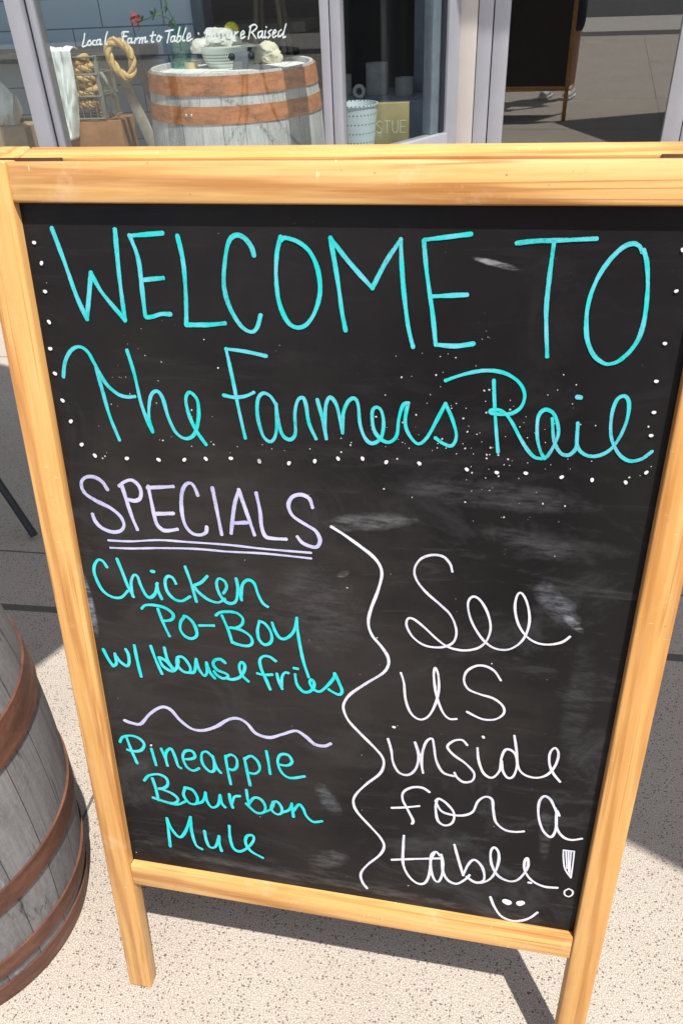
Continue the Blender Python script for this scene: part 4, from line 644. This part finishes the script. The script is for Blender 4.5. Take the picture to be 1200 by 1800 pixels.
for sx in (-1, 1):
    bm = bmesh.new(); s = bmesh.ops.create_uvsphere(bm, u_segments=16, v_segments=10, radius=.015)
    for v in bm.verts: v.co += Vector((sx * .044 + .008, -.006, .050))
    ob('knob', bm, M_blk, e)
o = ob('wooden_ring', lathe(bmesh.new(), [(.022, 0), (.030, 0), (.030, .026), (.022, .026), (.022, 0)], 28, cap=False), plain('pale wood', (.55, .42, .25), .6), loc=F(-1.405, 4.23, TOPZ), rotz=PH); tag(o, 'small pale wooden ring on the barrel beside the jar', 'ring')
o = ob('ruler', boxes(((-.085, -.008, 0), (.085, .008, .004)), bev=.001), plain('white strip', (.8, .8, .78), .4), loc=F(-1.18, 4.06, TOPZ + .0008), rotz=PH + .02); tag(o, 'white strip lying flat on the barrel top', 'strip')
e = empty('name_plate', 'small dark plate with a pale rim lying on the barrel top', 'plate', F(-1.205, 3.94, TOPZ + .0006), PH + .05)
ob('plate_rim', boxes(((-.036, -.022, 0), (.036, .022, .003)), bev=.001), plain('pale plate rim', (.5, .47, .44), .5), e); ob('plate_face', boxes(((-.031, -.017, .0031), (.031, .017, .0045))), plain('dark plate face', (.12, .10, .095), .5), e)
# beside the splayed window
e = empty('display_bench', 'low grey bench behind the splayed pane carrying the planter', 'bench', F(-.58, 4.33, 0), PH)
ob('bench_top', boxes(((-.19, -.17, .38), (.19, .17, .41)), bev=.004), plain('bench paint', (.2, .23, .28), .5), e)
for sx in (-1, 1):
    for sy in (-1, 1): ob('leg', boxes(((sx * .16 - .018, sy * .14 - .018, 0), (sx * .16 + .018, sy * .14 + .018, .379)), bev=.003), plain('bench leg', (.16, .18, .22), .5), e)
k = NT('dotted enamel'); X = k.sep(k.co.outputs['Object']); ug = k.math('MULTIPLY', k.math('ARCTAN2', X[0], k.math('MULTIPLY', X[1], -1)), 5.5); vg = k.math('MULTIPLY', X[2], 26)
ug = k.math('ADD', ug, k.math('MULTIPLY', k.math('FLOOR', vg), .35)); fu = k.math('MULTIPLY', k.math('SUBTRACT', k.math('FRACT', ug), .5), .7); fv = k.math('SUBTRACT', k.math('FRACT', vg), .5)
dd = k.math('SQRT', k.math('ADD', k.math('MULTIPLY', fu, fu), k.math('MULTIPLY', k.math('MULTIPLY', fv, fv), 1.6)))
M_pot = k.set(k.mix(k.math('LESS_THAN', dd, .12), (.66, .72, .74), (.05, .07, .09)), .35)
e = empty('planter', 'white tapered bucket with small dark dots behind the splayed pane', 'bucket', F(-.645, 4.29, .411), PH)
ob('bucket_body', lathe(bmesh.new(), [(0, 0), (.078, 0), (.082, .004), (.103, .205), (.107, .207), (.107, .213), (.099, .213), (.078, .01), (0, .01)], 48, cap=False), M_pot, e)
ob('soil', lathe(bmesh.new(), [(0, .15), (.092, .15), (.092, .16), (0, .168)], 32, cap=False), plain('slate pebbles', (.10, .12, .16), .8, .4, 60, bump=.6), e)
e = empty('mustard_sign', 'small mustard yellow block sign with faint pale capitals beside the white bucket', 'sign', F(-.470, 4.33, .411), PH + .03)
sg = ob('sign_block', boxes(((-.09, -.02, 0), (.075, .02, .208)), bev=.003), plain('mustard paint', (.33, .27, .13), .6, .15, 14), e)
GL = {'S': [[(1, .85), (.6, 1), (.2, .9), (.1, .7), (.5, .52), (.9, .3), (.8, .08), (.4, 0), (0, .15)]], 'T': [[(0, 1), (1, 1)], [(.5, 1), (.5, 0)]], 'U': [[(0, 1), (.05, .2), (.5, 0), (.95, .2), (1, 1)]], 'E': [[(1, 1), (0, 1)], [(0, 1), (0, 0)], [(0, 0), (1, 0)], [(0, .5), (.8, .5)]]}
VV, FC = [], []
for i, ch in enumerate('STUE'):
    for st in GL[ch]: stroke(VV, FC, [(-.08 + i * .038 + .026 * x, .085 + .05 * y) for x, y in st], .006, .0006 + i * 1e-5 + len(VV) * 1e-7, rnd, 5)
VV = [(x, -.0202 - z, y) for x, y, z in VV]; ob('sign_lettering', (VV, FC), plain('pale sign ink', (.52, .50, .36), .6), sg, smooth=False)
M_mug = plain('pale stoneware', (.42, .41, .40), .5)
for i, (s, n_, hgt, r) in enumerate(((-.66, 5.22, .15, .062), (-.50, 5.15, .085, .05), (-.86, 5.2, .10, .06))):
    e = empty('mug', ('tall grey jar on the pale blue counter', 'short grey mug on the pale blue counter nearest the slate column', 'wide grey bowl at the left end of the pale blue counter')[i], ('jar', 'mug', 'bowl')[i], F(s, n_, .5465), PH)
    e.name = ('storage_jar', 'mug', 'bowl')[i]
    ob('vessel', lathe(bmesh.new(), [(0, 0), (r * .9, 0), (r, .01), (r, hgt), (r - .006, hgt), (r - .008, .012), (0, .012)], 32, cap=False), M_mug, e)
bm = bmesh.new(); tube(bm, [(.026 * math.cos(a), 0, .032 + .026 * math.sin(a)) for a in [2 * math.pi * i / 24 for i in range(24)]], .010, 10, closed=True)
o = ob('napkin_ring', bm, plain('white ceramic', (.62, .62, .6), .4), loc=F(-.74, 5.06, .5485), rotz=PH); tag(o, 'small white ring standing on the counter edge behind the glass', 'ring')
# far inside
e = empty('bar_counter', 'beige topped counter far inside the dark shop', 'counter', F(-1.45, 6.6, 0), PH)
ob('counter_top', boxes(((-.6, -.25, .78), (.17, .25, .84)), bev=.006), plain('beige top', (.46, .40, .33), .5), e); ob('counter_base', boxes(((-.55, -.2, 0), (.13, .2, .779))), plain('dark base', (.03, .027, .025), .6), e)
e = empty('bar_stool', 'pale wooden stool with splayed legs in the dark shop interior', 'stool', F(-1.42, 5.95, 0), PH)
M_stool = plain('stool wood', (.36, .25, .16), .55)
ob('seat', lathe(bmesh.new(), [(0, 1.02), (.16, 1.02), (.17, 1.035), (.165, 1.05), (0, 1.055)], 32, cap=False), M_stool, e)
for i in range(4):
    a = math.pi / 4 + i * math.pi / 2; bm = bmesh.new(); tube(bm, [(.09 * math.cos(a), .09 * math.sin(a), 1.018), (.23 * math.cos(a), .23 * math.sin(a), .003)], .017, 10); ob('leg', bm, M_stool, e)
bm = bmesh.new(); tube(bm, [(.16 * math.cos(2 * math.pi * i / 24), .16 * math.sin(2 * math.pi * i / 24), .5) for i in range(24)], .009, 8, closed=True); ob('foot_ring', bm, M_stool, e)
# left pane
box_thing('cardboard_box', 'tan box behind the far left pane', 'box', -2.62, -2.33, 4.25, 4.55, 0, .56, plain('tan card', (.36, .25, .16), .8))
o = ob('linen_bundle', lump(.10, .09, .12, 11, .22), plain('white bundle', (.72, .74, .72), .9, .1, 18, bump=.2), loc=F(-2.52, 4.40, .56 + .064), rotz=PH); tag(o, 'white bundle of cloth resting on the tan box', 'bundle')

# ---------------------------------------------------------------- outside, mostly beyond the frame
e = empty('bistro_table', 'round black metal table with splayed legs on the pavement behind the barrel', 'table', (-1.12, 2.02, 0), .3)
M_bm = plain('black powder coat', (.012, .012, .014), .35)
ob('table_top', lathe(bmesh.new(), [(0, .715), (.30, .715), (.305, .722), (.305, .735), (.30, .74), (0, .74)], 48, cap=False), M_bm, e)
for a in (-1.02, 1.35, 3.0):
    bm = bmesh.new(); tube(bm, crom([(.05 * math.cos(a), .05 * math.sin(a), .714), (.13 * math.cos(a), .13 * math.sin(a), .38), (.29 * math.cos(a), .29 * math.sin(a), .19), (.43 * math.cos(a), .43 * math.sin(a), .012)], 8), .010, 10); ob('leg', bm, M_bm, e)
M_can = plain('beige canopy', (.45, .40, .33), .9, .06, 10); M_pole = plain('umbrella pole', (.25, .25, .26), .4, metal=.5)
def umbrella(lab, centre, rot, half, z, pole_dx):  # unseen umbrellas, added and shaped to cast the pavement shade
    e = empty('shade_umbrella', lab, 'umbrella', (centre[0], centre[1], 0), rot, 'unseen umbrellas added to shade the pavement')
    VV = [(0, 0, z + .42), (-half, -half, z), (half, -half, z), (half, half, z), (-half, half, z), (0, 0, z + .40), (-half, -half, z - .02), (half, -half, z - .02), (half, half, z - .02), (-half, half, z - .02)]
    FC = [(0, 1, 2), (0, 2, 3), (0, 3, 4), (0, 4, 1), (5, 7, 6), (5, 8, 7), (5, 9, 8), (5, 6, 9)] + [(1, 6, 7, 2), (2, 7, 8, 3), (3, 8, 9, 4), (4, 9, 6, 1)]
    ob('canopy', (VV, FC), M_can, e, smooth=False)
    for sx in (-1, 1):
        for sy in (-1, 1): bm = bmesh.new(); tube(bm, [(.02 * sx, .02 * sy, z + .375), (sx * (half - .03), sy * (half - .03), z - .012)], .008, 6); ob('rib', bm, M_pole, e)
    bm = bmesh.new(); px_, py_ = pole_dx
    tube(bm, crom([(px_, py_, .05), (px_, py_, z + .2), (px_ * .9, py_ * .9, z + .55), (px_ * .4, py_ * .4, z + .66), (0, 0, z + .60), (0, 0, z + .42)], 6), .03, 14); ob('pole', bm, M_pole, e)
    ob('base', lathe(bmesh.new(), [(0, .001), (.3, .001), (.3, .05), (.05, .07), (0, .07)], 40, c=(px_, py_, 0), cap=False), M_bm, e)
UZ = 2.3
def ucen(a, b, ang, z=UZ):
    c, s = math.cos(ang), math.sin(ang); x = a * c - b * s; y = a * s + b * c
    return (x + z * .217, y - z * .387)
al = math.atan2(.825, .565); umbrella('unseen beige cantilever umbrella added to shade the left side of the pavement', ucen(.82, 2.16, al), al, .9, UZ, (-.2, 1.25))
ar = math.atan2(-.629, .777); umbrella('unseen beige cantilever umbrella added to shade the right side of the pavement', ucen(.55, 1.77, ar), ar, .9, UZ, (1.05, -.2))

# ---------------------------------------------------------------- the person holding the phone (seen mirrored in the door)
def skin(name, nodes, edges, mat, parent=None, sub=2, root=0):
    me = bpy.data.meshes.new(name); me.from_pydata([n[0] for n in nodes], edges, []); me.update(); me.materials.append(mat)
    o = bpy.data.objects.new(name, me); col.objects.link(o)
    if parent: o.parent = parent
    o.modifiers.new('skin', 'SKIN').use_smooth_shade = True
    for i, n in enumerate(nodes):
        sv = me.skin_vertices[0].data[i]; sv.radius = (n[1], n[1]) if not isinstance(n[1], tuple) else n[1]; sv.use_root = (i == root)
    m = o.modifiers.new('sub', 'SUBSURF'); m.levels = sub; m.render_levels = sub
    return o
PX, PY = -.02, -.46
per = empty('person', 'person in a grey shirt, dark shorts and white trainers photographing the sign', 'person', (PX, PY, 0))
M_skin = plain('skin', (.52, .30, .21), .5, .08); M_jean = plain('dark denim', (.03, .035, .055), .85, .3, 60); M_shirt = plain('grey shirt', (.16, .16, .17), .9); M_hair = plain('brown hair', (.04, .022, .012), .6); M_shoe = plain('white trainers', (.62, .60, .58), .6)
hx, hy, hz = -PX, -PY - .10, H - .03
N = [((0, 0, .94), (.13, .10)), ((0, -.01, 1.12), (.125, .095)), ((0, -.01, 1.32), (.15, .10)), ((0, 0, 1.44), .06), ((0, .01, 1.50), .052), ((0, .03, 1.58), (.075, .088)), ((0, .03, 1.67), (.072, .088))]
E_ = [(i, i + 1) for i in range(6)]
for sx in (-1, 1):
    b = len(N); hand = Vector((hx + sx * .055, hy, hz)); elb = Vector((sx * .27, .10, 1.12))
    N += [((sx * .17, 0, 1.40), .055), (tuple(elb), .042), (tuple(hand.lerp(elb, .22)), .026), (tuple(hand), (.016, .034))]; E_ += [(2, b), (b, b + 1), (b + 1, b + 2), (b + 2, b + 3)]
    for j in range(4):
        f0 = hand + Vector((-sx * .004, .012, .026 - .017 * j)); f1 = f0 + Vector((-sx * .002, .030, .004)); f2 = f1 + Vector((-sx * .020, .012, 0)); c = len(N)
        N += [(tuple(f0), .009), (tuple(f1), .0085), (tuple(f2), .0075)]; E_ += [(b + 3, c), (c, c + 1), (c + 1, c + 2)]
    c = len(N); N += [(tuple(hand + Vector((-sx * .02, -.016, .012))), .010), (tuple(hand + Vector((-sx * .038, -.018, .024))), .009)]; E_ += [(b + 3, c), (c, c + 1)]
for sx in (-1, 1):
    b = len(N); N += [((sx * .09, 0, .86), .085), ((sx * .10, .02, .50), .058), ((sx * .105, -.01, .10), .04), ((sx * .11, .10, .05), .035)]; E_ += [(0, b), (b, b + 1), (b + 1, b + 2), (b + 2, b + 3)]
body = skin('body', N, E_, M_skin, per)
bm = bmesh.new()
for sx in (-1, 1):
    s = bmesh.ops.create_uvsphere(bm, u_segments=12, v_segments=8, radius=.012)
    for v in s['verts']: v.co += Vector((sx * .03, .112, 1.635))
ob('eyes', bm, plain('eyes', (.5, .5, .5), .2), per)
ob('hair', None or lump(.092, .105, .105, 5, .08, 4), M_hair, per).location = (0, .012, 1.70)
skin('shirt', [((0, 0, .92), (.15, .12)), ((0, -.01, 1.12), (.145, .115)), ((0, -.01, 1.32), (.17, .12)), ((0, 0, 1.425), .08), ((-.18, 0, 1.40), .072), ((-.25, .06, 1.22), .058), ((.18, 0, 1.40), .072), ((.25, .06, 1.22), .058)], [(0, 1), (1, 2), (2, 3), (2, 4), (4, 5), (2, 6), (6, 7)], M_shirt, per)
skin('shorts', [((0, 0, .96), (.145, .115)), ((-.09, 0, .84), .10), ((-.10, .02, .50), .085), ((.09, 0, .84), .10), ((.10, .02, .50), .085)], [(0, 1), (1, 2), (0, 3), (3, 4)], M_jean, per)
for sx in (-1, 1):
    bm = bmesh.new(); box(bm, (sx * .11 - .045, -.07, .001), (sx * .11 + .045, .20, .028), .01, 3); box(bm, (sx * .11 - .040, -.06, .026), (sx * .11 + .040, .18, .085), .03, 4)
    for v in bm.verts:
        if v.co.y > .08 and v.co.z > .05: v.co.z -= (v.co.y - .08) * .28
    ob('shoe', bm, M_shoe, per)
pc_ = Vector((0, 0, H)) - fw * .035
mp = Matrix(((rt.x, up.x, -fw.x, pc_.x), (rt.y, up.y, -fw.y, pc_.y), (rt.z, up.z, -fw.z, pc_.z), (0, 0, 0, 1)))
ph_ = empty('phone', 'dark mobile phone held up in both hands', 'phone', mw=mp)
ob('phone_body', boxes(((-.036, -.125, -.004), (.036, .03, .004)), bev=.003), M_bm, ph_); ob('screen', boxes(((-.033, -.120, .0041), (.033, .025, .0046))), plain('phone glass', (.02, .02, .022), .1), ph_)
